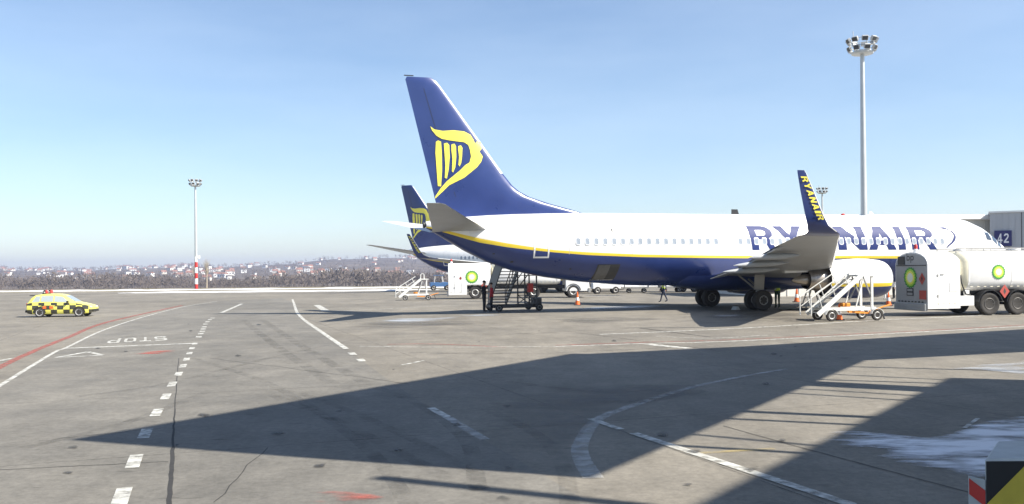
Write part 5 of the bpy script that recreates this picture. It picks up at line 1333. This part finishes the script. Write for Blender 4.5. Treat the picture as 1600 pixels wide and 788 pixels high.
# ---------------------------------------------------------------- terminal at gate 42
tb = empty('terminal_building', (40.05, 75, 0), R(-27))
H = 6.75
MB().box((2.0, 2.0, H / 2), (4.0, 4.0, H)).build('stair_tower', 'wall_grey', tb)
for k in range(1, 9):
    x = k * .46; MB().box((x, -.01, H / 2), (.02 if k != 5 else .05, .03, H)).build('wall_seam', 'dark_metal' if k == 5 else 'wall_grey', tb)
MB().box((2.0, 2.0, H + .08), (4.2, 4.2, .14)).build('tower_roof', 'roof_white', tb)
MB().box((10.0, 6.5, 2.9), (12.0, 9.0, 5.8)).build('gate_wing', 'wall_grey', tb)
MB().box((10.0, 6.4, 5.95), (12.2, 9.4, .4)).build('gate_wing_roof', 'roof_white', tb)
for k in range(8): MB().box((5.0 + k * 1.45, 1.98, 3.9), (1.2, .06, 2.2)).build('window', 'window_glass', tb)
sg = MB().box((.94, -.10, 4.62), (1.28, .10, 1.30)).build('gate_sign', 'sign_blue', tb)
for ch, x0 in (('4', .54), ('2', 1.00)):
    bm_to_mb(glyph_bm(ch), lambda u, v: (x0 + u * .36, -.158, 4.24 + v * .78)).build('sign_digit', 'sign_white', sg, recalc=False)
tag(tb, 'grey terminal stair tower behind the airliner nose with blue gate sign 42', 'building')

hl = empty('departure_hall', (41.0, 76.6, 0), R(9))
MB().box((-10, 6, 3.15), (20, 12, 6.3)).build('hall_wall', 'wall_cream', hl)
for k in range(20): MB().box((-19.6 + k * 1.0, -.02, 3.15), (.06, .06, 6.3)).build('wall_rib', 'wall_cream', hl)
MB().box((-10, 5.9, 6.5), (20.2, 12.4, .42)).build('hall_roof', 'roof_white', hl, bevel=.05)
tag(hl, 'low cream ribbed hall with white roof edge beside the grey gate tower', 'building')

# elevated walkway and pier of the terminal, which shade the foreground
def back(s, z): return Vector((s[0] + SUN_A * z, s[1] - SUN_B * z, z))     # the point at height z whose shadow falls on s
def slab(name, corners, z0, z1, m, parent):
    mb = MB(); n = len(corners); mb.prism([(c[0], c[1]) for c in corners], z0, z1); return mb.build(name, m, parent)
ZT, ZB = 12.0, 8.6
tip = gp(105, 688); l1 = gp(450, 622); l2 = gp(880, 555); l3 = gp(1170, 541); l4 = gp(1640, 512)
a0, a1 = back(tip, ZT), back(l2, ZT)
b0, b1 = back(gp(925, 748), ZB), back(gp(1440, 566), ZB)
d = (a1 - a0).normalized(); nrm = Vector((d.y, -d.x, 0)); wdt = (b0 - a0).dot(nrm)
wk = empty('terminal_walkway', (0, 0, 0))
a1x = a1 + d * .5; L_ = (a1x - a0).length
q0 = a0 + nrm * wdt
q0 = Vector((b0.x, b0.y, 0)); q1 = q0 + d * L_
slab('tunnel', [a0, a1x, q1, q0], ZB, ZT, 'wall_grey', wk)
c1, c2 = back(l3, ZT), back(l4, ZT)
slab('tunnel', [a1 + Vector((.02, .02, 0)), c1, c2, c2 + Vector((2, -4, 0)), q1 + Vector((.1, 0, 0))], ZB + .05, ZT - .02, 'wall_grey', wk)
e = (q0 - a0); e.z = 0; en = e.normalized(); out = -d
MB().bar(back(gp(600, 748), 10), back(gp(1400, 832), 10), .20, .24).build('edge_beam', 'steps_grey', wk)
for s_ in (2.2, 4.6, 5.4, 9.5, 10.2, 13.0):
    p = q0 + d * s_ + nrm * .05; MB().tube((p.x, p.y, 0), (p.x, p.y, ZB + .02), .07 if s_ not in (5.4,) else .12, None, 10).build('column', 'steps_grey', wk, 40)
for s_ in (3.2, 8.0, 8.7, 11.4):
    p = q0 + d * s_; MB().bar((p.x - .1, p.y, ZB + .4), (p.x + 4.2 * nrm.x, p.y + 4.2 * nrm.y + .2, ZB + 1.2), .09, .09).build('tie_rod', 'steps_grey', wk)
p = q0 + d * 9.6; MB().bar((p.x - .1, p.y, ZB + .5), (p.x + 4.4 * nrm.x, p.y + 4.4 * nrm.y + .3, ZB + .9), .75, .5).build('shade_beam', 'steps_grey', wk)  # wide unseen beam, added to throw a dark band across the lit strip
tag(wk, 'elevated grey terminal walkway on thin columns that shades the apron', 'walkway')
pr_ = empty('terminal_pier', (0, 0, 0))
p0, p1 = back(gp(1100, 781), ZT), back(gp(1462, 600), ZT)
dp = (p1 - p0).normalized(); pn = Vector((dp.y, -dp.x, 0)); p0 = p0 - dp * 7
p1 = p1 + dp * 1.2
slab('pier_hall', [p0, p1, p1 + pn * 11, p0 + pn * 11], 0, ZT, 'wall_cream', pr_)
tag(pr_, 'tall cream terminal pier beside the apron that shades the foreground', 'building')

# ---------------------------------------------------------------- striped concrete block
bl = empty('barrier_block', (3.18, 6.05, 0))
MB().prism([(0, 0), (2.2, -.03), (2.2, .68), (.42, .62)], 0, 1.0).build('concrete_body', 'block_concrete', bl, bevel=.012)
f = lambda x, z, o=.006: (x, -.0136 * x - o, z)
MB().add([f(.005, .05), f(2.19, .05), f(2.19, .985), f(.005, .985)], [(0, 1, 2, 3)]).build('black_face', 'block_black', bl, recalc=False)
for q in ([(.006, .70), (.285, .978), (1.16, .978), (.26, .06), (.006, .06)], [(1.10, .06), (1.98, .978), (2.18, .978), (2.18, .06)]):
    MB().add([f(x, z, .010) for x, z in q], [tuple(range(len(q)))]).build('yellow_stripe', 'block_yellow', bl, recalc=False)
# red and white reflector board on the chamfered end
rb = MB().prism([(-.058, .10), (-.004, -.01), (-.004, .02), (-.050, .125)], .02, .86).build('reflector_board', 'block_concrete', bl)
for k in range(3):
    z = .85 - k * .26
    MB().add([(-.0595, .097, z), (-.006, -.0135, z - .06), (-.006, -.0135, z - .17), (-.0595, .097, z - .11)], [(0, 1, 2, 3)]).build('red_stripe', 'red', rb, recalc=False)
tag(bl, 'concrete block with black and yellow striped face and red white end board', 'barrier')

# ---------------------------------------------------------------- the hazy winter air
hz = MB().box((0, 2150, 22), (13600, 4700, 104)).build('haze', 'white_paint')
hm = bpy.data.materials.new('haze_air'); hm.use_nodes = True; ht = hm.node_tree
ht.nodes.remove(ht.nodes['Principled BSDF'])
pv = ht.nodes.new('ShaderNodeVolumePrincipled'); pv.inputs['Color'].default_value = (0.62, 0.70, 0.95, 1); pv.inputs['Density'].default_value = 0.00025; pv.inputs['Anisotropy'].default_value = 0.2
ht.links.new(pv.outputs['Volume'], ht.nodes['Material Output'].inputs['Volume'])
hz.data.materials[0] = hm
tag(hz, kind='stuff')
